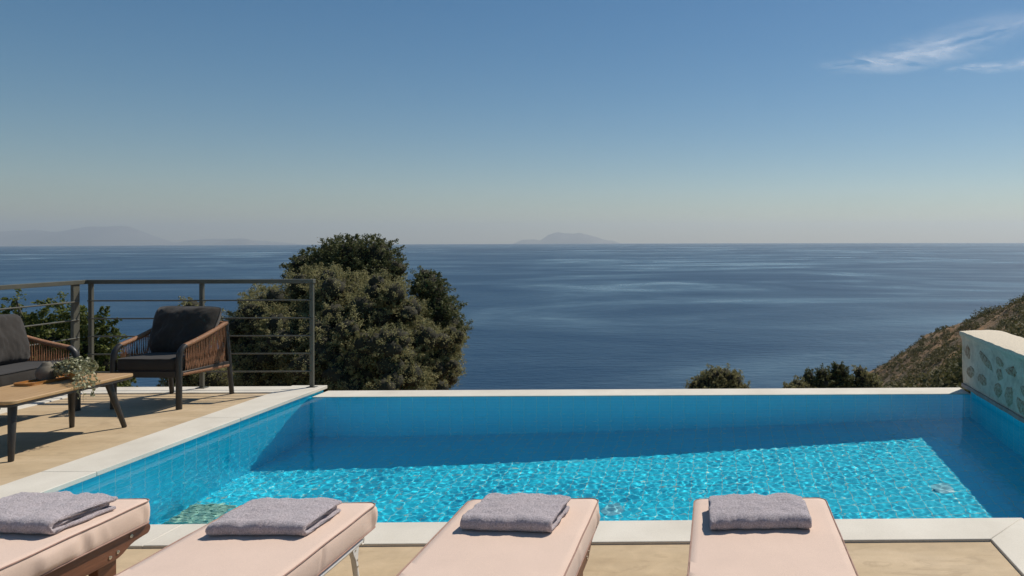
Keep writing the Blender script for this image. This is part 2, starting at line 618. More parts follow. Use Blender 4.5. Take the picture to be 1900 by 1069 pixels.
def vnoise(P, seed=0, octaves=4, gain=0.5):
    """cheap smooth value: sum of random plane waves, per octave"""
    rng = np.random.default_rng(seed)
    out = np.zeros(len(P))
    amp, fr = 1.0, 1.0
    for _ in range(octaves):
        s = np.zeros(len(P))
        for _k in range(7):
            d = rng.normal(size=P.shape[1])
            d = d / np.linalg.norm(d) * rng.uniform(0.6, 1.4) * fr
            s += np.sin(P @ d * 2 * PI + rng.uniform(0, 2 * PI))
        out += amp * s / 3.0
        amp *= gain
        fr *= 2.1
    return out

def grid_faces(nx, ny):
    i = np.arange(nx - 1)[:, None]
    j = np.arange(ny - 1)[None, :]
    a = (i * ny + j).ravel()
    return np.stack([a, a + ny, a + ny + 1, a + 1], axis=1)

# ------------------------------------------------------------------ sea
SEA_Z = -80.0
R_EARTH = 6.371e6
def sea_z(r):
    return SEA_Z - r * r / (2 * R_EARTH)

rad = np.concatenate([np.geomspace(25, 20000, 70), np.arange(20500, 42000, 500)])
nth = 192
th = np.linspace(0, 2 * PI, nth, endpoint=False)
V = np.stack([np.outer(rad, np.cos(th)), np.outer(rad, np.sin(th)), np.repeat(sea_z(rad)[:, None], nth, 1)], -1).reshape(-1, 3)
Fq = []
for i in range(len(rad) - 1):
    k = np.arange(nth)
    k2 = (k + 1) % nth
    Fq.append(np.stack([i * nth + k, (i + 1) * nth + k, (i + 1) * nth + k2, i * nth + k2], 1))
o = finish('sea', fast_mesh('sea', V, np.concatenate(Fq)), 'sea_water', None, 60)
tag(o, 'wide calm blue sea with paler streaks reaching the horizon', 'sea', kind='structure')

# ------------------------------------------------------------------ far islands
def island(name, label, X0, Y0, prof, depth, seed):
    """prof: list of (x offset, height); a range of hills of real depth"""
    px = np.array([p[0] for p in prof], float)
    pz = np.array([p[1] for p in prof], float)
    nx, ny = 160, 24
    xs = np.linspace(px[0], px[-1], nx)
    ys = np.linspace(-depth / 2, depth / 2, ny)
    h = np.interp(xs, px, pz)
    G = np.stack(np.meshgrid(xs, ys, indexing='ij'), -1).reshape(-1, 2)
    n = vnoise(G / 2600.0, seed, 5, 0.55).reshape(nx, ny)
    cross = np.clip(1 - np.abs(ys / (depth / 2)) ** 1.5, 0, 1)
    base = sea_z(math.hypot(X0, Y0)) - 20
    Z = base + (h[:, None] - base) * cross[None, :] * (1 + 0.04 * n)
    V = np.stack([G[:, 0], G[:, 1], Z.ravel()], -1)
    o = finish(name, fast_mesh(name, V, grid_faces(nx, ny)), 'island_rock', None, 60)
    o.location = (X0, Y0, 0)
    return tag(o, label, 'island', kind='structure')

island('mountain_range', 'long hazy mountain range on the horizon at the far left', -39500, 45000,
       [(-12000, 150), (-9000, 380), (-5900, 560), (-3900, 715), (-2600, 560), (-1500, 690), (-400, 860), (900, 960), (2000, 930), (2600, 620), (3300, 200), (3800, -140), (4200, -240)], 7000, 3)
island('low_island', 'low hazy ridge just right of the mountain range', -32500, 47000,
       [(-3200, -240), (-2200, 60), (-1000, 150), (600, 110), (1700, 0), (2600, -20), (3600, -120), (4600, -260)], 5000, 5)
island('small_island', 'small dark hazy islet on the horizon left of the olive tree', -29900, 44000,
       [(-1500, -240), (-800, 20), (-300, 130), (500, 160), (900, 60), (1300, -230)], 1600, 6)
island('twin_peaked_island', 'hazy twin peaked island on the horizon in mid picture', -9700, 45000,
       [(-3100, -240), (-2700, 40), (-2000, 60), (-1600, -30), (-1050, 330), (-500, 520), (100, 390), (500, 380), (850, 470), (1250, 380), (1900, 250), (2500, 10), (3100, -60), (3600, -240)], 3600, 8)

# ------------------------------------------------------------------ hillside terrain (thin plate through surveyed heights)
CP = np.array([
    # the knoll that carries the terrace
    (-12, -8, -1.6), (-6, -6, -1.2), (6, -8, -0.6), (-10, 4, -2.6), (-7, 9, -3.6), (-2, 9, -3.6), (4, 9, -3.2), (9, 4, -1.4), (14, -4, 0.5),
    (-14, 10, -4.4), (-7, 13.5, -5.4), (0, 14, -5.4), (0, 22, -7.6), (4, 22, -7.4), (9, 20, -5.8), (20, 20, -3.0), (40, 10, 4.0), (80, -10, 14),
    # the seaward slope in front
    (-60, 0, -12), (-60, 60, -34), (-20, 60, -27), (0, 60, -24), (12, 60, -18), (0, 120, -46), (-60, 140, -66), (0, 200, -74), (0, 280, -92),
    (-100, 200, -92), (-100, 300, -100), (30, 320, -92), (60, 420, -96), (0, 420, -105), (-120, 60, -50), (-120, 0, -30), (-120, 420, -110),
    (22, 130, -42), (36, 220, -66), (58, 330, -84),
    # the spur on the right: near flank, far ridge and the drop behind it
    (20, 60, -11.5), (28, 100, -20), (34, 95, -17), (40, 80, -10), (55, 130, -20), (60, 60, 2), (44, 150, -31), (62, 235, -50),
    (96, 432, -80.5), (100, 415, -76), (106, 385, -64), (116, 360, -48), (116, 328, -37), (118, 270, -23), (130, 220, -6), (150, 160, 14), (150, 80, 24), (160, 0, 30),
    (120, 460, -92), (135, 425, -86), (150, 390, -75), (165, 345, -55), (190, 290, -28), (210, 240, 0), (240, 160, 20),
    (200, 460, -100), (230, 380, -80), (260, 300, -40), (280, 60, 40), (300, 200, 10), (300, 460, -100),
    (86, 445, -86), (80, 470, -92),
], float)
def tps(r):
    return np.where(r > 0, r * r * np.log(np.maximum(r, 1e-9)), 0.0)
_P = CP[:, :2] / 100.0
_n = len(CP)
_A = np.zeros((_n + 3, _n + 3))
_A[:_n, :_n] = tps(np.linalg.norm(_P[:, None] - _P[None], axis=-1)) + np.eye(_n) * 1e-4
_A[:_n, _n:] = np.c_[np.ones(_n), _P]
_A[_n:, :_n] = _A[:_n, _n:].T
_w = np.linalg.solve(_A, np.r_[CP[:, 2], 0, 0, 0])
def ground(XY):
    Q = np.atleast_2d(np.asarray(XY, float)) / 100.0
    K = tps(np.linalg.norm(Q[:, None] - _P[None], axis=-1))
    z = K @ _w[:_n] + _w[_n] + Q @ _w[_n + 1:]
    d = np.hypot(Q[:, 0], Q[:, 1] - 0.04) * 100
    rough = np.clip((d - 25) / 120, 0, 1)
    z = z + rough * (1.1 * vnoise(Q * 100 / 34.0, 11, 3, 0.55) + 0.35 * vnoise(Q * 100 / 6.0, 12, 3, 0.6))
    return np.maximum(z, -112)

gx = np.concatenate([np.arange(-120, -16, 4.0), np.arange(-16, 60, 1.4), np.arange(60, 180, 2.0), np.arange(180, 301, 6.0)])
gy = np.concatenate([np.arange(-24, 40, 1.6), np.arange(40, 460, 2.2)])
G = np.stack(np.meshgrid(gx, gy, indexing='ij'), -1).reshape(-1, 2)
Z = np.concatenate([ground(G[i:i + 4000]) for i in range(0, len(G), 4000)])
# keep the hill below the terrace and pool
inside = (G[:, 0] > -8.0) & (G[:, 0] < 5.0) & (G[:, 1] > -9) & (G[:, 1] < 8.5)
Z = np.where(inside, np.minimum(Z, -3.4), Z)
o = finish('hillside', fast_mesh('hillside', np.c_[G, Z], grid_faces(len(gx), len(gy))), 'hill_soil', None, 0)
tag(o, 'dry scrubby hillside falling to a rocky shore', 'hillside', kind='structure')

# ------------------------------------------------------------------ leaf clouds
def sprays(C, D, ln, wd_, rng, length, per):
    """leafy twigs: each starts at a puff centre, leans outwards and up, and thins to a ragged tip"""
    m = len(C)
    ax = D * 0.8 + rng.normal(size=(m, 3)) * 0.55 + np.array([0, 0, 0.45])
    ax /= np.linalg.norm(ax, axis=1, keepdims=True)
    ll = length * rng.uniform(0.45, 1.45, m)
    n = m * per
    t = rng.random(n) ** 0.8
    A = np.repeat(ax, per, 0)
    Ln = np.repeat(ll, per)
    wd = Ln * 0.26 * (1.12 - t) ** 0.7
    c = np.repeat(C, per, 0) + A * (t * Ln - 0.35 * Ln)[:, None] + rng.normal(size=(n, 3)) * (wd * 0.62)[:, None]
    c += (np.array([0, 0, -0.10])[None] * (t ** 2 * Ln)[:, None])
    d = A * 0.7 + rng.normal(size=(n, 3)) * 0.75
    d /= np.linalg.norm(d, axis=1, keepdims=True) + 1e-9
    s = np.cross(d, rng.normal(size=(n, 3)))
    s /= np.linalg.norm(s, axis=1, keepdims=True) + 1e-9
    l = ln * rng.uniform(0.6, 1.3, n)[:, None]
    w = wd_ * rng.uniform(0.7, 1.25, n)[:, None]
    V = np.stack([c - d * l * 0.5, c + s * w * 0.5 - d * l * 0.05, c + d * l * 0.5, c - s * w * 0.5 - d * l * 0.05], 1).reshape(-1, 3)
    return V, np.arange(n * 4).reshape(-1, 4)

def leaves(C, D, ln, wd_, rng, spread, jitter=0.8, per=60, squash=1.0):
    """C puff centres, D outward directions, spread puff radii; rhombic leaf quads on and in every puff"""
    n = len(C) * per
    dd = rng.normal(size=(n, 3)) + np.repeat(D, per, 0) * 0.55
    dd /= np.linalg.norm(dd, axis=1, keepdims=True)
    rad_ = np.repeat(spread, per) * (0.35 + 0.65 * rng.random(n) ** 0.5) * (1 + 0.16 * rng.normal(size=n))
    c = np.repeat(C, per, 0) + dd * rad_[:, None] * np.array([1, 1, squash])
    d = dd + rng.normal(size=(n, 3)) * jitter
    d[:, 2] += 0.25
    d /= np.linalg.norm(d, axis=1, keepdims=True) + 1e-9
    s = np.cross(d, rng.normal(size=(n, 3)))
    s /= np.linalg.norm(s, axis=1, keepdims=True) + 1e-9
    l = ln * rng.uniform(0.6, 1.3, n)[:, None]
    w = wd_ * rng.uniform(0.7, 1.25, n)[:, None]
    V = np.stack([c - d * l * 0.5, c + s * w * 0.5 - d * l * 0.05, c + d * l * 0.5, c - s * w * 0.5 - d * l * 0.05], 1).reshape(-1, 3)
    return V, np.arange(n * 4).reshape(-1, 4)

def lobe_clumps(lobes, n, rng, puff, lo=0.80, hi=1.0, lump=0.12):
    """puff centres spread evenly (best candidate) over the lobes' surfaces, sunk so that puffs end at the lobe's outline"""
    L_ = np.array(lobes, float)
    area = L_[:, 3] ** 2
    m = n * 6
    idx = rng.choice(len(L_), m, p=area / area.sum())
    d = rng.normal(size=(m, 3))
    d /= np.linalg.norm(d, axis=1, keepdims=True)
    r = np.maximum(L_[idx, 3] - puff * 0.35, L_[idx, 3] * 0.45) * (lo + (hi - lo) * rng.random(m) ** 0.5)
    r = r * (1 + lump * vnoise(d * 0.9 + idx[:, None] * 3.1, 5, 2))
    c = L_[idx, :3] + d * r[:, None]
    keep = np.ones(m, bool)
    for k in range(len(L_)):
        dd = np.linalg.norm(c - L_[k, :3], axis=1)
        keep &= ~((dd < L_[k, 3] * 0.66) & (idx != k))
    c, d = c[keep], d[keep]
    out = []
    mind = puff * 0.34
    cells = {}
    for i in range(len(c)):
        key = tuple((c[i] / mind).astype(int))
        bad = False
        for a in (-1, 0, 1):
            for b in (-1, 0, 1):
                for e in (-1, 0, 1):
                    for q in cells.get((key[0] + a, key[1] + b, key[2] + e), ()):
                        if np.sum((c[q] - c[i]) ** 2) < mind * mind:
                            bad = True
        if not bad:
            cells.setdefault(key, []).append(i)
            out.append(i)
            if len(out) >= n:
                break
    return c[out], d[out]

def blob(mb, c, r, rng, n1=12, n2=8):
    rings = []
    ph = rng.uniform(0, 6)
    for i in range(1, n2):
        t = PI * i / n2
        ring = []
        for k in range(n1):
            a = 2 * PI * k / n1
            rr = r * (1 + 0.14 * math.sin(3 * a + ph + i) + 0.1 * math.sin(5 * t + 2 * a))
            ring.append((c[0] + rr * math.sin(t) * math.cos(a), c[1] + rr * math.sin(t) * math.sin(a), c[2] + rr * math.cos(t)))
        rings.append(ring)
    mb.rings(rings)

def tree(name, label, cat, lobes, mat, ln, wd_, clumps, per, spread, seed, stems, group=None, lump=0.12, core=0.66, jitter=0.8):
    """lobes (x, y, z, r) in metres; stems: list of (x, y, top z, base radius)"""
    rng = np.random.default_rng(seed)
    sx, sy, _, _ = stems[0]
    gz = float(ground([(sx, sy)])[0])
    root = thing(name, label, cat, (sx, sy, gz), 0, group)
    off = np.array([sx, sy, gz])
    lb = [(a - sx, b - sy, c - gz, r) for a, b, c, r in lobes]
    C, D = lobe_clumps(lb, clumps, rng, spread, lump=lump)
    V, F = sprays(C, D, ln, wd_, rng, spread, per)
    crown = finish('crown', fast_mesh('crown', V, F), mat, root, 0)
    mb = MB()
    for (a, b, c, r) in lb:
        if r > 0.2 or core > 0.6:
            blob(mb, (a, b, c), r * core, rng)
    mb.build('shade_core', 'leaf_core', root, 60)  # added filler blobs, coloured dark as the crown's shaded inside; they block see-through
    tb = MB()
    for (x, y, zt, r) in stems:
        zb = float(ground([(x, y)])[0]) - gz - 0.25
        top = zt - gz
        pts, rs = [], []
        for i in range(9):
            t = i / 8
            pts.append((x - sx + 0.16 * math.sin(3 * t + x) * t, y - sy + 0.14 * math.sin(2.3 * t + y) * t, zb + (top - zb) * t))
            rs.append(r * (1.25 - 0.85 * t) + (0.10 * r if i == 0 else 0))
        tb.tube(pts, rs, 10)
        tips = [l for l in lb if math.hypot(l[0] - (x - sx), l[1] - (y - sy)) < 3.0]
        for l in tips[:10]:
            st = Vector(pts[4 + int(rng.integers(0, 3))])
            en = Vector(l[:3])
            mid = (st + en) / 2 + Vector((0, 0, 0.12))
            tb.tube([st, (st + mid) / 2, mid, (mid + en) / 2, en], [r * 0.45, r * 0.38, r * 0.3, r * 0.2, r * 0.1], 7)
    tb.build('trunk', 'bark', root, 60)
    return root

def at(px, py, Y):
    """survey: metres of a sighted direction at distance Y (used for the far planting only)"""
    dx, dz = (px - 1348) / 1300.0, -(py - 445) / 1300.0
    c, s = math.cos(-0.014), math.sin(-0.014)
    rx, ry = c * dx - s, s * dx + c
    t = Y / ry
    return rx * t, Y, 1.5 + (dz - 0.002 * dx) * t

def lob(lst, Y, rs=1.0, dy=0.0):
    out = []
    for (a, b, r, *d) in lst:
        yy = Y + (d[0] if d else 0) + dy
        x, y, z = at(a, b, yy)
        out.append((x, y, z, r * yy / 1300.0 * rs))
    return out

# the great olive beyond the railing, and the two dark trees growing through it
_base = [(640, 565, 88), (590, 545, 72, .2), (505, 585, 78), (455, 620, 62, -.2), (545, 625, 85, -.5), (700, 565, 72, .1), (745, 600, 66, .2),
             (780, 655, 74, .1), (825, 640, 46, .3), (640, 640, 95, -.6), (700, 660, 80, -.8), (745, 700, 72, -.7), (590, 690, 85, -.9), (500, 690, 80, -.4),
             (440, 690, 60, 0), (835, 690, 32, .2), (800, 710, 55, 0), (690, 720, 80, -1.0), (620, 745, 80, -.8), (520, 745, 80, -.4), (745, 760, 70, -.4), (400, 705, 40, .2)]
_r = random.Random(8)
_sub = []
for b in _base:
    d0 = b[3] if len(b) > 3 else 0.0
    _sub.append((b[0], b[1], b[2] * 0.80, d0 + 0.12))
    for k in range(7):
        a, e = _r.uniform(0, 2 * PI), _r.uniform(0.35, 1.0)
        rr_ = b[2] * _r.uniform(0.26, 0.42)
        q = (b[2] - rr_) * e
        dep = -math.sqrt(max(0.0, 1 - e * e)) * (b[2] - rr_) * 0.0102 - _r.uniform(-0.1, 0.22)
        _sub.append((b[0] + q * math.cos(a), b[1] + q * math.sin(a), rr_, d0 + dep))
olive = lob(_sub, 13.2)
tree('olive_tree', 'large spreading grey green olive tree just beyond the railing', 'tree', olive, 'olive_leaf', 0.038, 0.0165, 4600, 96, 0.28, 21,
     [(olive[0][0], 13.2, -0.6, 0.22), (olive[48][0], 13.4, -0.8, 0.16)])
dark_top = lob([(655, 478, 46), (700, 480, 40, .1), (612, 482, 38, .1), (565, 500, 36, .2), (640, 520, 60), (700, 520, 48), (660, 600, 90), (735, 500, 22)], 14.6)
tree('evergreen_tree', 'dark green evergreen rising behind the top of the large olive', 'tree', dark_top, 'dark_leaf', 0.042, 0.022, 1200, 92, 0.28, 22,
     [(dark_top[0][0], 14.6, 0.2, 0.18)])
dark_side = lob([(795, 535, 36), (788, 512, 17), (815, 575, 38), (838, 615, 34), (800, 600, 45), (790, 660, 60)], 14.0)
tree('evergreen_tree', 'narrow dark evergreen at the right side of the large olive', 'tree', dark_side, 'dark_leaf', 0.042, 0.021, 760, 88, 0.26, 23,
     [(dark_side[0][0], 14.0, -0.4, 0.14)])
sapling = lob([(357, 575, 24), (345, 600, 26), (372, 605, 26), (358, 640, 34), (360, 690, 42), (392, 705, 40), (340, 720, 40)], 11.5)
tree('olive_sapling', 'small olive sapling seen behind the armchair', 'tree', sapling, 'olive_leaf', 0.036, 0.016, 420, 70, 0.20, 24,
     [(sapling[0][0], 11.5, 0.0, 0.05)])
bush = lob([(105, 640, 52), (40, 640, 46, .1), (165, 645, 40), (110, 690, 66, -.1), (190, 680, 36), (205, 705, 34), (30, 690, 66), (170, 720, 50), (-50, 650, 60),
            (30, 556, 10), (28, 572, 13), (36, 590, 17), (84, 562, 9), (84, 576, 13), (80, 594, 17), (116, 552, 8), (118, 568, 12), (122, 586, 18), (60, 600, 20), (0, 596, 22),
            (150, 577, 11), (150, 592, 15), (158, 610, 22), (192, 580, 13), (186, 596, 17), (196, 612, 20), (206, 630, 18), (215, 648, 15), (6, 580, 12), (100, 604, 24), (140, 616, 26)], 9.4)
tree('carob_bush', 'glossy bright green bush behind the railing corner', 'bush', bush, 'carob_leaf', 0.044, 0.026, 1100, 44, 0.17, 25,
     [(bush[0][0], 9.4, -0.6, 0.06), (bush[1][0], 9.5, -0.6, 0.05), (bush[2][0], 9.4, -0.6, 0.05)], lump=0.2, core=0.42)
o1 = lob([(1325, 703, 25), (1345, 700, 20), (1298, 712, 21), (1362, 708, 21), (1330, 735, 44), (1285, 725, 16), (1380, 725, 16), (1330, 770, 50)], 22)
tree('round_olive', 'broad round olive crown showing above the pool edge, left of the row', 'tree', o1, 'olive_leaf', 0.060, 0.027, 1100, 76, 0.34, 31,
     [(o1[0][0], 22, -4.2, 0.16)])
for i, (lb, lab, sd) in enumerate((
        ([(1478, 718, 18), (1462, 728, 18), (1494, 726, 16), (1480, 742, 32), (1480, 775, 32)], 'lowest brownish olive crown at the left end of the row above the pool edge', 32),
        ([(1500, 700, 15), (1501, 716, 18), (1525, 695, 15), (1526, 712, 18), (1513, 730, 28), (1513, 762, 30)], 'double pointed dark olive crown, second in the row above the pool edge', 33),
        ([(1555, 688, 17), (1547, 702, 18), (1563, 704, 19), (1556, 718, 27), (1556, 742, 30), (1556, 774, 30)], 'tallest narrow olive crown, third in the row above the pool edge', 34),
        ([(1594, 690, 13), (1598, 704, 19), (1617, 710, 18), (1584, 716, 14), (1610, 720, 27), (1602, 744, 30), (1602, 776, 32)], 'pointed olive crown at the right end of the row, against the rocky shore', 35))):
    q = lob(lb, 22 + 0.5 * i)
    tree('row_olive', lab, 'tree', q, 'olive_leaf' if i in (0, 3) else 'dark_leaf', 0.060, 0.027, 900, 76, 0.28, sd, [(q[0][0], 22 + 0.5 * i, -4.2, 0.11)], 'olive trees in a row beyond the pool')

# scrub that covers the hillside
rng = np.random.default_rng(77)
nb = 26000
X = rng.uniform(14, 190, nb)
Y = 45 + 400 * rng.random(nb) ** 1.35
q = X / Y
ok = (q > 0.17) & (q < 0.85)
X, Y = X[ok], Y[ok]
dens = vnoise(np.c_[X, Y] / 30.0, 31, 3)
zz = np.concatenate([ground(np.c_[X, Y][i:i + 3000]) for i in range(0, len(X), 3000)])
ok = (dens * 1.3 + rng.normal(size=len(X)) * 0.7 > -0.50) & (zz > -74)
X, Y, zz = X[ok], Y[ok], zz[ok]
rb = np.clip(rng.lognormal(-0.40, 0.55, len(X)) * (1 + 0.25 * np.clip(dens[ok], -1, 1.5)), 0.22, 3.0)
def scrub_quads(sel, per, q0, q1):
    n = int(sel.sum()) * per
    r_ = np.repeat(rb[sel], per)
    d = rng.normal(size=(n, 3))
    d[:, 2] = np.abs(d[:, 2]) * 0.9 - 0.1
    d /= np.linalg.norm(d, axis=1, keepdims=True)
    cen = np.c_[X, Y, zz + rb * 0.25][sel]
    lump = 1 + 0.22 * np.sin(np.repeat(rng.uniform(0, 6, int(sel.sum())), per) + d[:, 0] * 5 + d[:, 1] * 4)
    pos = np.repeat(cen, per, 0) + d * (r_ * lump * rng.uniform(0.5, 1.08, n))[:, None]
    s1 = np.cross(d, rng.normal(size=(n, 3)))
    s1 /= np.linalg.norm(s1, axis=1, keepdims=True)
    s2 = np.cross(d, s1) + d * rng.normal(size=(n, 1)) * 0.8
    a = (np.minimum(r_, 1.5) * rng.uniform(q0, q1, n))[:, None]
    return np.stack([pos - s1 * a, pos - s2 * a * 0.7, pos + s1 * a, pos + s2 * a * 0.7], 1).reshape(-1, 3)
near = Y < 150
V = np.concatenate([scrub_quads(near, 130, 0.07, 0.15), scrub_quads(~near, 40, 0.13, 0.26)])
n = len(V) // 4
o = finish('scrub', fast_mesh('scrub', V, np.arange(n * 4).reshape(-1, 4)), 'scrub_leaf', None, 0)
tag(o, 'low olive brown scrub covering the hillside', 'scrub', kind='stuff')

# ------------------------------------------------------------------ terrace
DZ = -0.014
mb = MB()
mb.prism([(-6.27, -7), (1.37, -7), (1.37, 3.488), (-4.402, 3.488), (-4.402, 7.02), (-6.27, 7.02)], -3.6, DZ)
o = mb.build('terrace_deck', 'deck_cement', None, 30)
tag(o, 'beige cement terrace around the pool', 'terrace', kind='structure')
mb = MB()
mb.prism([(-6.66, -7), (-6.274, -7), (-6.274, 7.024), (-4.404, 7.024), (-4.404, 7.31), (-6.66, 7.31)], -3.6, -0.004)
o = mb.build('terrace_edging', 'coping_limestone', None, 30, 0.008)
tag(o, 'pale stone edging under the railing', 'edging', kind='structure')

# ------------------------------------------------------------------ swimming pool
def fz(x):
    return -1.60 + (x + 4.06) * 0.095
pool = thing('swimming_pool', 'turquoise tiled infinity pool with pale stone coping', 'pool', (-0.7, 5.4, 0))
PO = Vector((-0.7, 5.4, 0))
recv = []
def pool_part(mb, name, mat, bevel=0.0, uv=False):
    mb.v = [tuple(Vector(p) - PO) for p in mb.v]
    o = mb.build(name, mat, pool, 30, bevel, 2, uv)
    recv.append(o)
    return o
XL, XR, YN, YF, XA, YA = -4.06, 2.56, 3.775, 7.035, 1.665, 0.6
mb = MB()
mb.add([(XL, YN, fz(XL)), (XR, YN, fz(XR)), (XR, YF, fz(XR)), (XL, YF, fz(XL)), (XA, YA, fz(XA)), (XR, YA, fz(XR)), (XA, YN, fz(XA))],
       [(0, 6, 1, 2, 3), (4, 5, 1, 6)])
pool_part(mb, 'floor', 'pool_floor_tile', 0, True)
mb = MB().box(XL - 0.2, XL, YN - 0.2, YF + 0.25, -2.4, -0.034)
pool_part(mb, 'tiled_wall', 'pool_tile', 0, True)
mb = MB().box(XL + 0.0005, XR - 0.0005, YF, YF + 0.27, -2.4, -0.086)
pool_part(mb, 'tiled_wall', 'pool_tile', 0, True)
mb = MB().box(XL, XA, YN - 0.2, YN, -2.4, -0.036)
pool_part(mb, 'tiled_wall', 'pool_tile', 0, True)
mb = MB().box(XA - 0.2, XA, YA - 0.2, YN - 0.2, -2.4, -0.036)
pool_part(mb, 'tiled_wall', 'pool_tile', 0, True)
mb = MB().box(XA, XR + 0.2, YA - 0.2, YA, -2.4, -0.036)
pool_part(mb, 'tiled_wall', 'pool_tile', 0, True)
mb = MB().box(XR, XR + 0.2, YA, YF - 0.0005, -2.4, -0.030)
pool_part(mb, 'tiled_wall', 'pool_tile', 0, True)
# coping slabs: left side in three, near side in three, the arm in two
def slab(poly, z0=-0.034, z1=0.0):
    pool_part(MB().prism(poly, z0, z1), 'coping_slab', 'coping_limestone', 0.004)
g = 0.0006
slab([(-4.40, 3.49), (-4.04, 3.755), (-4.04, 4.62 - g), (-4.40, 4.62 - g)])
slab([(-4.40, 4.62 + g), (-4.04, 4.62 + g), (-4.04, 6.0 - g), (-4.40, 6.0 - g)])
slab([(-4.40, 6.0 + g), (-4.04, 6.0 + g), (-4.04, 7.325), (-4.40, 7.325)])
slab([(-4.40 + 2 * g, 3.49), (-2.83 - g, 3.49), (-2.83 - g, 3.755), (-4.04 + 2 * g, 3.755)], -0.036, -0.001)
slab([(-2.83 + g, 3.49), (-1.20 - g, 3.49), (-1.20 - g, 3.755), (-2.83 + g, 3.755)])
slab([(-1.20 + g, 3.49), (1.37 - g, 3.49), (1.645 - g, 3.755), (-1.20 + g, 3.755)])
slab([(1.37 + g, 3.49), (1.37 + g, 1.8 + g), (1.645, 1.8 + g), (1.645, 3.755)])
slab([(1.37 + g, 1.8 - g), (1.37 + g, 0.3), (1.645, 0.3), (1.645, 1.8 - g)])
mb = MB().prism([(-4.035, 7.03), (2.555, 7.03), (2.555, 7.325), (-4.035, 7.325)], -0.085, -0.056)
pool_part(mb, 'overflow_edge', 'coping_limestone', 0.006)
# round fittings on the floor
for (x, y) in ((-0.77, 5.26), (1.735, 5.33)):
    mb = MB().lathe([(0.0, 0.007), (0.05, 0.0065), (0.085, 0.005), (0.095, 0.0)], (x, y, fz(x)), 28)
    pool_part(mb, 'floor_inlet', 'drain_plastic')
mb = MB().box(-4.02, -3.70, 5.14, 5.46, fz(-3.86) - 0.02, fz(-3.86) + 0.03)
for k in range(7):
    yy = 5.17 + k * 0.042
    mb.box(-4.0, -3.72, yy, yy + 0.022, fz(-3.86) + 0.028, fz(-3.86) + 0.038)
pool_part(mb, 'drain_grate', 'grate_plastic', 0.004)

# water with real waves: the sun's caustics on the floor come from this surface
step = 0.0064
wx = np.arange(XL - 0.004, XR + 0.006, step)
wy = np.arange(YA - 0.004, YF - 0.001, step)
wy[-1] = YF - 0.001
G = np.stack(np.meshgrid(wx, wy, indexing='ij'), -1).reshape(-1, 2)
WAVE = 0.135
rng = np.random.default_rng(4)
Zw = np.zeros(len(G))
for i in range(170):
    lam = float(np.exp(rng.uniform(math.log(0.030), math.log(0.085))))
    t = rng.normal(0.6, 1.1)
    k = 2 * PI / lam
    Zw += WAVE / k ** 2 * np.sin(k * (G[:, 0] * math.cos(t) + G[:, 1] * math.sin(t)) + rng.uniform(0, 2 * PI))
calm = 0.95 + 0.20 * vnoise(G / 1.3, 9, 3)
Zw *= np.clip(calm, 0.55, 1.25)
Fw = grid_faces(len(wx), len(wy))
cx_ = G[Fw].mean(1)
Fw = Fw[~((cx_[:, 0] < XA - 0.001) & (cx_[:, 1] < YN - 0.001))]
used, inv = np.unique(Fw, return_inverse=True)
water = finish('pool_water', fast_mesh('pool_water', np.c_[G, -0.060 + Zw][used], inv.reshape(Fw.shape)), 'clear_water', None, 0)
water.data.shade_smooth()
tag(water, 'clear rippled turquoise pool water', 'water', kind='structure')
water.cycles.is_caustics_caster = True
for o in recv:
    o.cycles.is_caustics_receiver = True

# ------------------------------------------------------------------ stone wall at the right
wall = thing('stone_wall', 'low plastered rubble wall with rough pale top beside the pool', 'wall', (2.78, 4.0, 0))
ny, npf = 150, 0
prof = [(2.575, -0.004), (2.566, 0.06), (2.562, 0.16), (2.560, 0.28), (2.560, 0.40), (2.556, 0.46), (2.548, 0.485), (2.534, 0.500), (2.532, 0.530), (2.536, 0.541),
        (2.60, 0.546), (2.68, 0.552), (2.76, 0.550), (2.84, 0.554), (2.92, 0.549), (2.97, 0.543), (2.985, 0.52), (2.98, 0.3), (2.98, -2.6), (2.78, -2.6), (2.765, -0.5), (2.765, -0.03)]
ysw = np.linspace(-1.2, 7.285, ny)
P = np.array([[(p[0], y, p[1]) for p in prof] for y in ysw]).reshape(-1, 3)
nn = vnoise(P * np.array([1, 1, 1]) / 0.16, 41, 3, 0.6)
n2 = vnoise(P / 0.5, 42, 2)
P[:, 0] += 0.0022 * nn * (P[:, 0] < 2.7)
P[:, 2] += (0.0016 * nn + 0.0006 * n2) * (P[:, 2] > 0.49)
P -= np.array([2.78, 4.0, 0])
m_ = len(prof)
mbw = MB()
mbt = MB()
R_ = P.reshape(ny, m_, 3)
mbw.rings([R_[i] for i in range(ny)])
nf_wall = len(mbw.f)
rs = random.Random(19)
placed = []
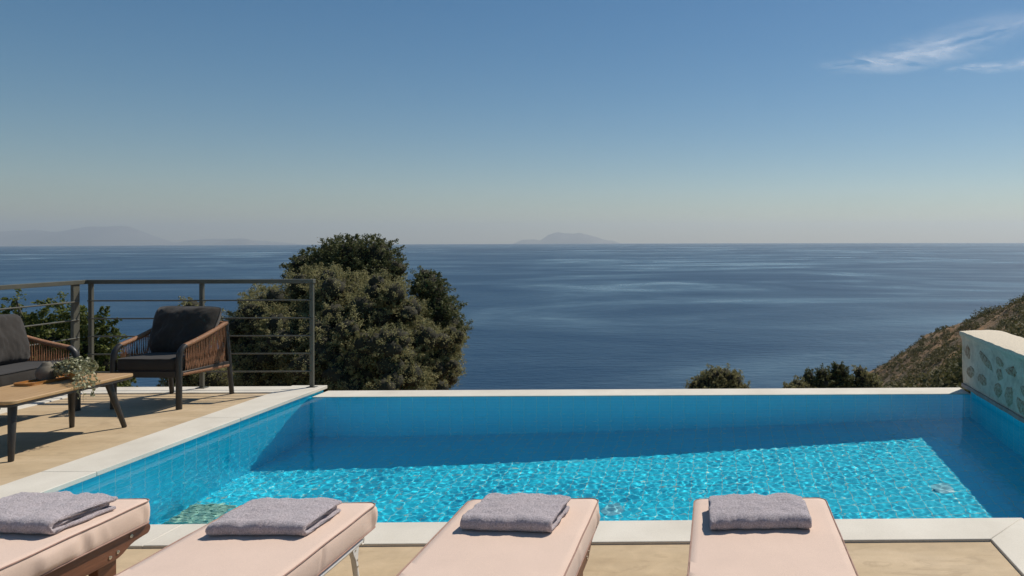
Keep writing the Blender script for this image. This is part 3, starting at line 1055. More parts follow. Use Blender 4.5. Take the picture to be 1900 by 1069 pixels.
for _ in range(6000):
    y, z = rs.uniform(0.7, 7.22), rs.uniform(0.07, 0.40)
    a_, b_ = rs.uniform(0.08, 0.21), rs.uniform(0.045, 0.12)
    if z + b_ > 0.445 or z - b_ < 0.015 or y + a_ > 7.26:
        continue
    if any(abs(y - p[0]) < (a_ + p[2]) * 0.98 and abs(z - p[1]) < (b_ + p[3]) * 0.98 for p in placed):
        continue
    placed.append((y, z, a_, b_))
    tilt = rs.uniform(-0.6, 0.6)
    k_ = rs.choice((6, 7, 8))
    ang = sorted(2 * PI * (k + rs.uniform(-0.28, 0.28)) / k_ for k in range(k_))
    cor = [(math.cos(t) * a_ * rs.uniform(0.72, 1.10), math.sin(t) * b_ * rs.uniform(0.72, 1.10)) for t in ang]
    out = []
    for k in range(k_):
        p, q = cor[k], cor[(k + 1) % k_]
        for f in (0.0, 0.33, 0.67):
            out.append((p[0] + (q[0] - p[0]) * f + rs.uniform(-.003, .003), p[1] + (q[1] - p[1]) * f + rs.uniform(-.003, .003)))
    ct_, st_ = math.cos(tilt * 0.5), math.sin(tilt * 0.5)
    out = [(u * ct_ - w_ * st_, u * st_ + w_ * ct_) for u, w_ in out]
    hgt = rs.uniform(0.004, 0.010)
    rg = []
    for f, xx in ((1.0, 2.566), (0.97, 2.5585), (0.86, 2.5585 - hgt * 0.75), (0.5, 2.5585 - hgt), (0.12, 2.5585 - hgt * 1.05)):
        rg.append([(xx + (rs.uniform(-.0012, .0012) if f < 1 else 0) - 2.78, y + u * f - 4.0, z + w_ * f) for u, w_ in out])
    mbw.rings(rg, False, True)
wo = mbw.build('rubble_face', 'rubble_plaster', wall, 45)
wo.data.materials.append(MAT['cap_plaster'])
wo.data.materials.append(MAT['rubble_stone'])
for p in wo.data.polygons:
    if p.index >= nf_wall:
        p.material_index = 2
        continue
    if p.normal.z > 0.5 and p.center.z > 0.5 or p.center.z > 0.512:
        p.material_index = 1
wo.cycles.is_caustics_receiver = True
mb = MB()
rings_ = []
for i, y in enumerate(np.linspace(0.6, 7.27, 60)):
    w = 0.004 * math.sin(i * 1.7) + 0.003 * math.sin(i * 4.1)
    rings_.append([(2.545 + w - 2.78, y - 4, -0.028), (2.78 - 2.78, y - 4, -0.028), (2.78 - 2.78, y - 4, 0.0), (2.552 + w - 2.78, y - 4, 0.002)])
mb.rings(rings_)
mb.build('base_course', 'base_stone', wall, 30)

# ------------------------------------------------------------------ railing
rail = thing('metal_railing', 'grey green metal railing with thin horizontal bars at the terrace corner', 'railing', (-6.43, 7.235, 0))
RO = Vector((-6.43, 7.235, 0))
def rp(mb, name, bevel=0.003):
    mb.v = [tuple(Vector(p) - RO) for p in mb.v]
    return mb.build(name, 'railing_metal', rail, 35, bevel)
ZT = 1.105
rp(MB().box(-6.452, -4.122, 7.212, 7.262, ZT - 0.042, ZT), 'top_rail')
rp(MB().box(-6.462, -6.412, -3.0, 7.210, ZT - 0.0425, ZT - 0.0005), 'top_rail')
def post(x0, x1, y0, y1, ang=None):
    mb = MB().box(x0, x1, y0, y1, -0.004, ZT - 0.043)
    mb.box((x0 + x1) / 2 - 0.045, (x0 + x1) / 2 + 0.045, (y0 + y1) / 2 - 0.035, (y0 + y1) / 2 + 0.035, -0.004, 0.004)
    rp(mb, 'post')
for x in (-4.160, -5.275, -6.395):
    post(x - 0.006, x + 0.030, 7.222, 7.252)
for y in (7.12, 5.9, 4.7, 3.5, 2.3):
    post(-6.452, -6.422, y - 0.035, y + 0.035)
ZB = (0.165, 0.347, 0.528, 0.710, 0.892)
for z in ZB:
    rp(MB().tube([(-6.40, 7.218, z), (-4.150, 7.218, z)], 0.0075, 8), 'bar', 0)
    rp(MB().tube([(-6.417, -3.0, z - 0.002), (-6.417, 7.14, z - 0.002)], 0.0075, 8), 'bar', 0)

# ------------------------------------------------------------------ cushions
def rounded_outline(hx, hy, r, step=0.02):
    pts = []
    for (cx, cy, a0) in ((hx - r, hy - r, 0), (-hx + r, hy - r, 90), (-hx + r, -hy + r, 180), (hx - r, -hy + r, 270)):
        n = max(4, int(r * PI / 2 / step) + 2)
        for i in range(n + 1):
            a = math.radians(a0 + 90 * i / n)
            pts.append((cx + r * math.cos(a), cy + r * math.sin(a), math.cos(a), math.sin(a)))
    out = []
    m = len(pts)
    for i in range(m):
        a, b = pts[i], pts[(i + 1) % m]
        d = math.hypot(b[0] - a[0], b[1] - a[1])
        k = max(1, int(d / step))
        for j in range(k):
            t = j / k
            out.append(tuple(a[q] + (b[q] - a[q]) * t for q in range(4)))
    return out

def box_cushion(mb, hx, hy, z0, z1, r, bulge, wrinkle, seed, step=0.02, edge=0.010):
    """boxed cushion with a puffed top and puckered side band; returns the two piping outlines"""
    ol = rounded_outline(hx, hy, r, step)
    rr = np.random.default_rng(seed)
    s = np.cumsum([0] + [math.hypot(ol[i][0] - ol[i - 1][0], ol[i][1] - ol[i - 1][1]) for i in range(1, len(ol))])
    tot = s[-1] + step
    wv = np.zeros(len(ol))
    ph2 = []
    for _ in range(34):
        c = rr.uniform(0, tot)
        w = rr.uniform(0.012, 0.05)
        am = rr.uniform(-1, 1)
        wv += am * np.exp(-((s - c) / w) ** 2)
        ph2.append((c, w, rr.uniform(-1, 1), rr.uniform(-1.5, 1.5)))
    H_ = z1 - z0
    def ring(inset, z, wr=0.0, t=0.5):
        out = []
        for i, (x, y, nx_, ny_) in enumerate(ol):
            k = wr * wv[i]
            if wr:
                for (c, w, am, sl) in ph2[::2]:
                    k += wr * am * math.exp(-((s[i] - c - sl * 0.04 * (t - 0.5)) / (w * 0.6)) ** 2)
            q = -inset + k
            sx_ = (hx - inset) / hx
            out.append((x + nx_ * q, y + ny_ * q, z))
        return out
    rings = []
    for f, zz in ((0.5, 0.0), (0.2, 0.0), (0.05, 0.0)):
        rings.append(ring(r * f, z0 + zz))
    rings.append(ring(edge * 0.3, z0 + 0.002))
    rings.append(ring(0.0, z0 + edge * 0.8))
    for t in (0.2, 0.35, 0.5, 0.65, 0.8):
        bul = 0.006 * math.sin(PI * t)
        rings.append(ring(-bul, z0 + H_ * t, wrinkle * math.sin(PI * t) ** 0.6, t))
    rings.append(ring(0.0, z1 - edge * 0.8))
    rings.append(ring(edge * 0.4, z1 - 0.001))
    for ins in (0.03, 0.06, 0.10, 0.15, 0.21):
        if ins < min(hx, hy) - 0.03:
            f = ins / min(hx, hy)
            b_ = bulge * (1 - (1 - f) ** 2.2)
            rr_ = []
            for (x, y, _, _) in ol:
                fx = max(-(hx - ins), min(hx - ins, x * (hx - ins) / hx))
                fy = max(-(hy - ins), min(hy - ins, y * (hy - ins) / hy))
                rr_.append((fx, fy, z1 + b_ + 0.0012 * math.sin(7 * fx + 3 * fy) + 0.001 * math.sin(11 * fy - 4 * fx)))
            rings.append(rr_)
    mb.rings(rings)
    top = [(x + nx_ * 0.001, y + ny_ * 0.001, z1 - edge * 0.25 + 0.0010 * math.sin(s[i] * 21)) for i, (x, y, nx_, ny_) in enumerate(ol)]
    bot = [(x + nx_ * 0.001, y + ny_ * 0.001, z0 + edge * 0.5) for (x, y, nx_, ny_) in ol]
    return top, bot

def pillow(mb, w, h, t, seed, mat, nu=46, nv=34, ears=0.075):
    """scatter cushion with soft seams and creases near its corners; local x width, y height, z thickness"""
    rr = np.random.default_rng(seed)
    u = np.linspace(-1, 1, nu)
    v = np.linspace(-1, 1, nv)
    U, Vv = np.meshgrid(u, v, indexing='ij')
    prof = (np.clip(1 - np.abs(U) ** 4.0, 0, 1) * np.clip(1 - np.abs(Vv) ** 4.0, 0, 1)) ** 0.47
    inx = 1 - 0.020 * (1 - Vv ** 2) - ears * (np.abs(U * Vv) ** 4)
    iny = 1 - 0.025 * (1 - U ** 2) - ears * (np.abs(U * Vv) ** 4)
    X = U * w / 2 * inx * (1 + 0.085 * Vv)
    Yy = Vv * h / 2 * iny
    Q = np.stack([U.ravel() * 1.1, Vv.ravel() * 0.8], -1)
    nz = vnoise(Q, seed, 4, 0.6).reshape(nu, nv)
    crease = np.zeros_like(U)
    for (cx, cy) in ((1, 1), (-1, 1), (1, -1), (-1, -1)):
        d = np.hypot(U - cx, Vv - cy)
        a = np.arctan2(Vv - cy, U - cx)
        crease += np.exp(-(d / 0.45) ** 2) * np.sin(a * 16 + cx * 2 + cy) * 0.5
    for _ in range(7):
        c0 = rr.uniform(-0.9, 0.9)
        crease += 0.45 * np.exp(-((U - c0) / 0.05) ** 2) * np.exp(-((np.abs(Vv) - 0.95) / 0.28) ** 2) * rr.uniform(-1, 1)
    base = len(mb.v)
    pts = []
    for sgn in (1, -1):
        Zz = sgn * t / 2 * prof * (1 + 0.08 * nz) + sgn * 0.017 * crease * prof ** 0.6
        W = np.stack([X, Yy, Zz], -1).reshape(-1, 3)
        pts.append(W)
    for W in pts:
        for p in W:
            mb.v.append(tuple(mat @ Vector(p)))
    gf = grid_faces(nu, nv)
    for f in gf:
        mb.f.append(tuple(int(i) + base for i in f))
    off = base + nu * nv
    for f in gf:
        mb.f.append(tuple(int(i) + off for i in f[::-1]))
    rim = [(X[i, 0], Yy[i, 0], 0) for i in range(nu)] + [(X[-1, j], Yy[-1, j], 0) for j in range(1, nv)] + \
          [(X[i, -1], Yy[i, -1], 0) for i in range(nu - 2, -1, -1)] + [(X[0, j], Yy[0, j], 0) for j in range(nv - 2, 0, -1)]
    return [mat @ Vector(p) for p in rim]

# ------------------------------------------------------------------ rope armchair and sofa
def lounge_seat(name, label, cat, loc, rz, W, D, seats, seed, py=0.10, lean_deg=21):
    """W half width to post centres, D half depth; faces local -y"""
    root = thing(name, label, cat, loc, rz)
    rr = random.Random(seed)
    zs = 0.345
    def arm_line(t):                    # upper rail centre line, t 0 front .. 1 back
        y0, y1 = -D + 0.035, D - 0.04
        return y0 + (y1 - y0) * t, 0.556 + 0.155 * t - 0.012 * math.sin(PI * t)
    for s in (-1, 1):
        x = s * W
        # front leg runs up and bends back into the arm
        pts = [(x, -D, 0.0), (x, -D, 0.12), (x, -D, 0.25), (x, -D, 0.36), (x, -D + 0.001, 0.44), (x, -D + 0.006, 0.485), (x, -D + 0.018, 0.520), (x, -D + 0.040, 0.546), (x, -D + 0.070, 0.563)]
        MB().tube([Vector(p) for p in pts], [0.026] * 9, 12, 0.86, up=(1, 0, 0)).build('leg', 'dark_metal', root, 50)
        pts = [(x, D + 0.035, 0.0), (x, D + 0.012, 0.2), (x, D - 0.008, 0.40), (x, D - 0.030, 0.60), (x, D - 0.040, 0.735)]
        MB().tube(pts, [0.021, 0.022, 0.022, 0.021, 0.019], 12, 0.9, up=(1, 0, 0)).build('leg', 'dark_metal', root, 50)
        # rope wound round the arm and round the lower rail
        n = 190
        pts, rs = [], []
        for i in range(n):
            t = 0.05 + 0.95 * i / (n - 1)
            y, z = arm_line(t)
            pts.append((x, y, z))
            rs.append(0.0195 + 0.0022 * abs(math.sin(i * PI / 5)))
        MB().tube(pts, rs, 12, 1.15, up=(0, 0, 1)).build('rope_arm', 'rope', root, 60)
        pts, rs = [], []
        for i in range(n):
            t = i / (n - 1)
            pts.append((x, -D + 0.03 + (2 * D - 0.05) * t, 0.312 - 0.018 * t))
            rs.append(0.0175 + 0.002 * abs(math.sin(i * PI / 5)))
        MB().tube(pts, rs, 12, 1.0, up=(0, 0, 1)).build('rope_rail', 'rope', root, 60)
        # rope strands, in slightly crossing pairs
        mb = MB()
        ns = 26
        for i in range(ns):
            t = 0.05 + 0.92 * i / (ns - 1)
            ya, za = arm_line(min(1, t * 1.0 + 0.015))
            yb = -D + 0.05 + (2 * D - 0.10) * (t * 0.97 + 0.02)
            zb = 0.312 - 0.018 * t
            for q in (-1, 1):
                ofa, ofb = q * 0.0065 + rr.uniform(-.002, .002), -q * 0.0065 + rr.uniform(-.002, .002)
                mid = rr.uniform(-0.002, 0.002)
                mb.tube([(x + q * 0.006, ya + ofa, za), (x + q * 0.004 + mid, (ya + yb) / 2 + mid, (za + zb) / 2), (x - q * 0.006, yb + ofb, zb)], 0.0031, 6)
        mb.build('rope_weave', 'rope', root, 60)
    # back ropes
    mb = MB()
    nbk = int(W * 2 / 0.03)
    for i in range(nbk):
        x = -W + 0.03 + (2 * W - 0.06) * i / (nbk - 1)
        for q in (-1, 1):
            mb.tube([(x + q * 0.006, D - 0.040, 0.705), (x - q * 0.006, D - 0.002, 0.30)], 0.0042, 6)
    mb.build('rope_weave', 'rope', root, 60)
    MB().tube([(-W, D - 0.040, 0.708), (W, D - 0.040, 0.708)], 0.019, 12).build('back_rail', 'rope', root, 60)
    # seat frame: front apron with corner gussets, side, rear and slats
    mb = MB()
    mb.box(-W + 0.022, W - 0.022, -D - 0.016, -D + 0.016, 0.285, 0.343)
    mb.box(-W + 0.022, W - 0.022, D - 0.02, D + 0.005, 0.285, 0.330)
    for s in (-1, 1):
        mb.box(s * W - 0.02, s * W - 0.012 + 0.028, -D + 0.02, D - 0.02, 0.300, 0.335)
        mb.prism([(s * (W - 0.022), 0.285), (s * (W - 0.022), 0.255), (s * (W - 0.055), 0.285)], 0, 0) if False else None
    k = int(W * 2 / 0.11)
    for i in range(k):
        x = -W + 0.06 + (2 * W - 0.12) * i / max(1, k - 1)
        mb.box(x - 0.025, x + 0.025, -D + 0.018, D - 0.022, 0.318, 0.334)
    mb.build('seat_frame', 'dark_metal', root, 35, 0.003)
    # cushions
    cw = (2 * W - 0.055) / seats
    for i in range(seats):
        cx = -W + 0.0275 + cw * (i + 0.5)
        mb = MB()
        top, bot = box_cushion(mb, cw / 2 - 0.004, D - 0.012, zs, 0.452, 0.03, 0.014, 0.0025, seed + i, 0.02, 0.014)
        mb.v = [(a + cx, b - 0.022, c) for a, b, c in mb.v]
        so = mb.build('seat_cushion', 'charcoal_fabric', root, 60)
        for ol in (top, bot):
            MB().tube([(a + cx, b - 0.022, c) for a, b, c in ol], 0.0035, 6, closed=True).build('piping', 'piping_dark', so, 60)
        # back pillow leaning on the ropes
        pw = min(0.64, cw + 0.035)
        lean = math.radians(lean_deg)
        tilt = math.radians(rr.uniform(-2, 2))
        M_ = Matrix.Translation((cx + 0.016, py, 0.455 + 0.209)) @ Matrix.Rotation(tilt, 4, 'Y') @ Matrix.Rotation(PI / 2 - lean, 4, 'X')
        mb = MB()
        rim = pillow(mb, pw, 0.47, 0.225, seed * 7 + i, M_)
        po = mb.build('back_cushion', 'charcoal_fabric', root, 70)
        MB().tube(rim, 0.0042, 6, closed=True).build('piping', 'piping_dark', po, 60)
    return root

lounge_seat('rope_armchair', 'single tan rope armchair with charcoal cushions in front of the railing', 'armchair', (-5.122, 6.68, DZ), math.radians(-3), 0.305, 0.302, 1, 5)
lounge_seat('rope_sofa', 'two seat tan rope sofa with charcoal cushions behind the coffee table', 'sofa', (-6.05, 5.62, DZ), math.radians(90), 0.72, 0.335, 2, 11, 0.10, 22)

# ------------------------------------------------------------------ coffee table
tx, ty = -5.085, 5.345
ct = thing('coffee_table', 'low teak topped coffee table with splayed dark legs', 'table', (tx, ty, DZ))
hx, hy = 0.285, 0.515
ol = [(p[0], p[1]) for p in rounded_outline(hx, hy, 0.05, 0.03)]
MB().prism(ol, 0.398, 0.423).build('tabletop', 'teak', ct, 30, 0.006, 3)
ol = [(p[0], p[1]) for p in rounded_outline(hx - 0.004, hy - 0.004, 0.047, 0.03)]
MB().prism(ol, 0.380, 0.397).build('underframe', 'dark_metal', ct, 30, 0.002)
for (bx, by, tx2, ty2) in ((-4.811, 5.757, -4.885, 5.69), (-5.241, 5.766, -5.175, 5.69), (-4.849, 4.880, -4.907, 4.95), (-5.241, 4.880, -5.18, 4.95)):
    MB().tube([(bx - tx, by - ty, 0.0), (bx - tx, by - ty, 0.006), ((bx * .5 + tx2 * .5) - tx, (by * .5 + ty2 * .5) - ty, 0.19), (tx2 - tx, ty2 - ty, 0.381)],
              [0.013, 0.0165, 0.021, 0.026], 16).build('leg', 'dark_metal', ct, 50)
TT = DZ + 0.423

tray = thing('wooden_tray', 'narrow honey coloured wooden tray on the coffee table', 'tray', (-5.215, 5.52, TT), math.radians(-4))
ol = [(p[0], p[1]) for p in rounded_outline(0.075, 0.185, 0.03, 0.02)]
MB().prism(ol, 0.0, 0.008).build('base', 'tray_wood', tray, 30, 0.002)
outer = rounded_outline(0.075, 0.185, 0.03, 0.02)
mb = MB()
for (a, b) in ((0.0, 0.009),):
    R0 = [(x, y, 0.0082) for x, y, _, _ in outer]
    R1 = [(x + nx_ * 0.002, y + ny_ * 0.002, 0.022) for x, y, nx_, ny_ in outer]
    R2 = [(x - nx_ * b, y - ny_ * b, 0.022) for x, y, nx_, ny_ in outer]
    R3 = [(x - nx_ * b, y - ny_ * b, 0.0082) for x, y, nx_, ny_ in outer]
    mb.rings([R0, R1, R2, R3, R0], False, False)
mb.build('rim', 'tray_wood', tray, 30)

prof = []
nv = 120
for i in range(nv + 1):
    t = i / nv
    z = 0.138 * t
    r = 0.052 + 0.013 * math.sin(PI * min(1, t * 1.25)) - 0.030 * max(0, t - 0.40) ** 1.7 * 2.4
    r += 0.0011 * math.sin(t * 2 * PI * 17)
    prof.append((max(r, 0.012), z))
prof = [(0.0, 0.0)] + prof + [(prof[-1][0] - 0.008, 0.138), (prof[-1][0] - 0.010, 0.10), (0.0, 0.09)]
vase = MB().lathe(prof, (0, 0, 0), 40).build('ribbed_vase', 'ribbed_ceramic', None, 60)
vase.location = (-5.245, 5.555, TT + 0.0085)
tag(vase, 'rounded grey ribbed ceramic vase standing on the wooden tray', 'vase')

plant = thing('trailing_plant', 'small leaved pale green trailing plant in a tan pot on the table', 'potted plant', (-5.055, 5.60, TT))
MB().lathe([(0.0, 0.0), (0.036, 0.0), (0.040, 0.01), (0.045, 0.105), (0.047, 0.112), (0.040, 0.112), (0.037, 0.09), (0.0, 0.09)], (0, 0, 0), 28).build('pot', 'terracotta', plant, 40)
rng = np.random.default_rng(12)
Cs, Ds = [], []
mbs = MB()
def strand(p0, dirs, n, seg):
    p = Vector(p0)
    pts = [p.copy()]
    for i in range(n):
        t = i / max(1, n - 1)
        p = p + Vector(dirs(t)) * seg + Vector(rng.normal(size=3)) * 0.0035
        pts.append(p.copy())
    mbs.tube(pts, 0.0012, 5)
    for q in pts[1:]:
        for _ in range(3):
            Cs.append(np.array(q) + rng.normal(size=3) * 0.006)
            Ds.append(rng.normal(size=3))
for i in range(170):
    a = rng.uniform(0, 2 * PI)
    out = Vector((math.cos(a), math.sin(a), 0))
    ln = rng.uniform(0.8, 1.25)
    lift = rng.uniform(-0.1, 1.5)
    def dirs(t, out=out, lift=lift):
        return out * (0.8 + 0.25 * t) + Vector((0, 0, lift * (1 - 1.4 * t) - 0.85 * t))
    strand((0.03 * math.cos(a), 0.03 * math.sin(a), 0.105), dirs, int(8 * ln), 0.0112)
for i in range(7):                     # long strands that reach over the table edge and hang down
    e = Vector((0.262 + 0.012 * rng.random(), -0.32 + 0.032 * i + 0.02 * rng.random(), 0.012))
    s0 = Vector((0.04, -0.04 + 0.008 * i, 0.09))
    nseg = 16
    pts = [s0 + (e - s0) * (k / nseg) + Vector((0, 0, 0.045 * math.sin(PI * k / nseg))) + Vector(rng.normal(size=3)) * 0.003 for k in range(nseg + 1)]
    dr = (0.05, 0.11, 0.15, 0.07, 0.13, 0.05, 0.03)[i]
    for k in range(1, int(dr / 0.012)):
        pts.append(e + Vector((0.008 + 0.003 * math.sin(k), 0.004 * math.sin(k * 1.3), -0.012 * k)))
    mbs.tube(pts, 0.0012, 5)
    for q in pts[1:]:
        for _ in range(2):
            Cs.append(np.array(q) + rng.normal(size=3) * 0.006)
            Ds.append(rng.normal(size=3))
Cs, Ds = np.array(Cs), np.array(Ds)
Cs[:, 2] = np.where((Cs[:, 0] < 0.28), np.maximum(Cs[:, 2], 0.006), Cs[:, 2])
V, F = leaves(Cs, Ds / np.linalg.norm(Ds, axis=1, keepdims=True), 0.026, 0.019, rng, np.full(len(Cs), 0.003), 0.5, 1)
finish('foliage', fast_mesh('foliage', V, F), 'pale_leaf', plant, 0)
mbs.build('stems', 'pale_leaf', plant, 60)

# ------------------------------------------------------------------ sun loungers
CUSH_Z0, CUSH_Z1 = 0.272, 0.374
def lounger_cushion(root, w, ylen, seed):
    mb = MB()
    top, bot = box_cushion(mb, w / 2, ylen / 2, CUSH_Z0, CUSH_Z1, 0.035, 0.004, 0.0110, seed, 0.011, 0.010)
    co = mb.build('cushion', 'rose_fabric', root, 60)
    for ol in (top, bot):
        MB().tube(ol, 0.0029, 6, closed=True).build('piping', 'piping_rose', co, 60)
    return co

def wood_lounger(label, cx, yfar, w, seed, ylen=1.92):
    root = thing('sun_lounger', label, 'sun lounger', (cx, yfar - ylen / 2, DZ), 0, 'sun loungers in a row along the pool')
    lounger_cushion(root, w, ylen, seed)
    hy = ylen / 2
    # shaped side boards: rounded tip, S-curved underside
    tip = hy + 0.012
    prof = [(-hy, 0.178), (-hy, 0.2705)]
    prof += [(tip - 0.028, 0.2705)]
    for k in range(1, 8):
        a = PI / 2 - PI * k / 8
        prof.append((tip - 0.026 + 0.026 * math.cos(a), 0.2455 + 0.025 * math.sin(a)))
    prof += [(tip - 0.035, 0.2215), (tip - 0.060, 0.219), (tip - 0.085, 0.216), (tip - 0.105, 0.210), (tip - 0.125, 0.200), (tip - 0.145, 0.189), (tip - 0.165, 0.182), (tip - 0.19, 0.178)]
    for s in (-1, 1):
        x0 = s * (w / 2 - 0.018)
        sb = MB().prism(prof, min(x0, x0 - s * 0.026), max(x0, x0 - s * 0.026), 'X').build('side_board', 'lounger_wood', root, 30, 0.003, 2)
        for (yy, zz) in ((tip - 0.21, 0.202), (tip - 0.172, 0.208), (tip - 0.105, 0.247)):
            mb = MB()
            R0 = [[(x0 + s * h, yy + r * math.cos(2 * PI * k / 14), zz + r * math.sin(2 * PI * k / 14)) for k in range(14)] for (r, h) in ((0.0075, -0.001), (0.0075, 0.003), (0.0045, 0.0035), (0.0040, 0.0015))]
            mb.rings(R0)
            mb.build('bolt', 'steel_bolt', sb, 40)
        x1 = x0 - s * 0.0265
        for yy in (tip - 0.19, -hy + 0.35):
            mb = MB()
            M_ = Matrix.Translation((x1 - s * 0.021, yy, 0.0))
            mb.box(-0.020, 0.020, -0.045, 0.045, 0.0, 0.255, M_)
            mb.build('leg', 'lounger_wood', root, 30, 0.003)
    for k in range(16):
        yy = -hy + 0.06 + (ylen - 0.10) * k / 15
        MB().box(-w / 2 + 0.05, w / 2 - 0.05, yy - 0.03, yy + 0.03, 0.2495, 0.2700).build('slat', 'lounger_wood', root, 30, 0.002)
    return root

def metal_lounger(label, cx, yfar, w, seed, ylen=1.92):
    root = thing('sun_lounger', label, 'sun lounger', (cx, yfar - ylen / 2, DZ), 0, 'sun loungers in a row along the pool')
    lounger_cushion(root, w, ylen, seed)
    hy = ylen / 2
    ye = hy - 0.10
    xs = w / 2 - 0.014
    r = 0.0125
    zt = 0.2585
    pts = [(-xs, -hy + 0.05, zt), (-xs, ye - 0.05, zt)]
    for k in range(7):
        a = PI - (PI / 2) * k / 6
        pts.append((-xs + 0.03 + 0.03 * math.cos(a), ye - 0.03 + 0.03 * math.sin(a), zt))
    for k in range(7):
        a = PI / 2 - (PI / 2) * k / 6
        pts.append((xs - 0.03 + 0.03 * math.cos(a), ye - 0.03 + 0.03 * math.sin(a), zt))
    pts += [(xs, ye - 0.05, zt), (xs, -hy + 0.05, zt)]
    MB().tube(pts, r, 12).build('frame', 'white_metal', root, 50)
    mb = MB().box(-xs + 0.012, xs - 0.012, -hy + 0.05, ye - 0.02, 0.266, 0.2695)
    mb.build('sling', 'charcoal_fabric', root, 30)
    for s in (-1, 1):
        for (y0, dy) in ((ye - 0.085, 0.075), (-hy + 0.45, -0.05)):
            x = s * (xs - 0.004)
            MB().tube([(x, y0, 0.246), (x, y0 + dy * 0.25, 0.205), (x, y0 + dy * 0.55, 0.11), (x, y0 + dy, 0.0)], 0.0115, 12).build('leg', 'white_metal', root, 50)
            mb = MB()
            mb.prism([(y0 - 0.020, 0.262), (y0 + 0.035, 0.266), (y0 + 0.030, 0.235), (y0 + 0.024, 0.20), (y0 + 0.030, 0.165), (y0 + 0.018, 0.160), (y0 + 0.006, 0.205), (y0 - 0.010, 0.232)], x + s * 0.0115, x + s * 0.0145, 'X')
            br = mb.build('hinge_bracket', 'white_metal', root, 30, 0.001)
            for (yy, zz) in ((y0 + 0.004, 0.245), (y0 + 0.019, 0.200), (y0 + 0.022, 0.172)):
                mb = MB()
                mb.rings([[(x + s * h, yy + q * math.cos(2 * PI * k / 10), zz + q * math.sin(2 * PI * k / 10)) for k in range(10)] for (q, h) in ((0.004, 0.014), (0.004, 0.0165), (0.0015, 0.0175))])
                mb.build('rivet', 'steel_bolt', br, 40)
        ring = [(s * (xs + 0.004), ye - 0.012 + 0.013 * math.cos(2 * PI * k / 20), zt - 0.002 + 0.017 * math.sin(2 * PI * k / 20)) for k in range(20)]
        MB().tube(ring, 0.0015, 6, closed=True).build('wire_ring', 'steel_bolt', root, 60)
    return root

wood_lounger('leftmost wooden sun lounger with a pale rose cushion, partly cut by the frame', -2.785, 3.135, 0.575, 101)
metal_lounger('white tubular metal sun lounger with a pale rose cushion, second from left', -1.765, 3.070, 0.575, 102)
wood_lounger('wooden sun lounger with a pale rose cushion, right beside the white metal one', -0.805, 3.100, 0.568, 103)
wood_lounger('rightmost sun lounger with a pale rose cushion, its towel folds facing left', 0.188, 3.088, 0.575, 104)

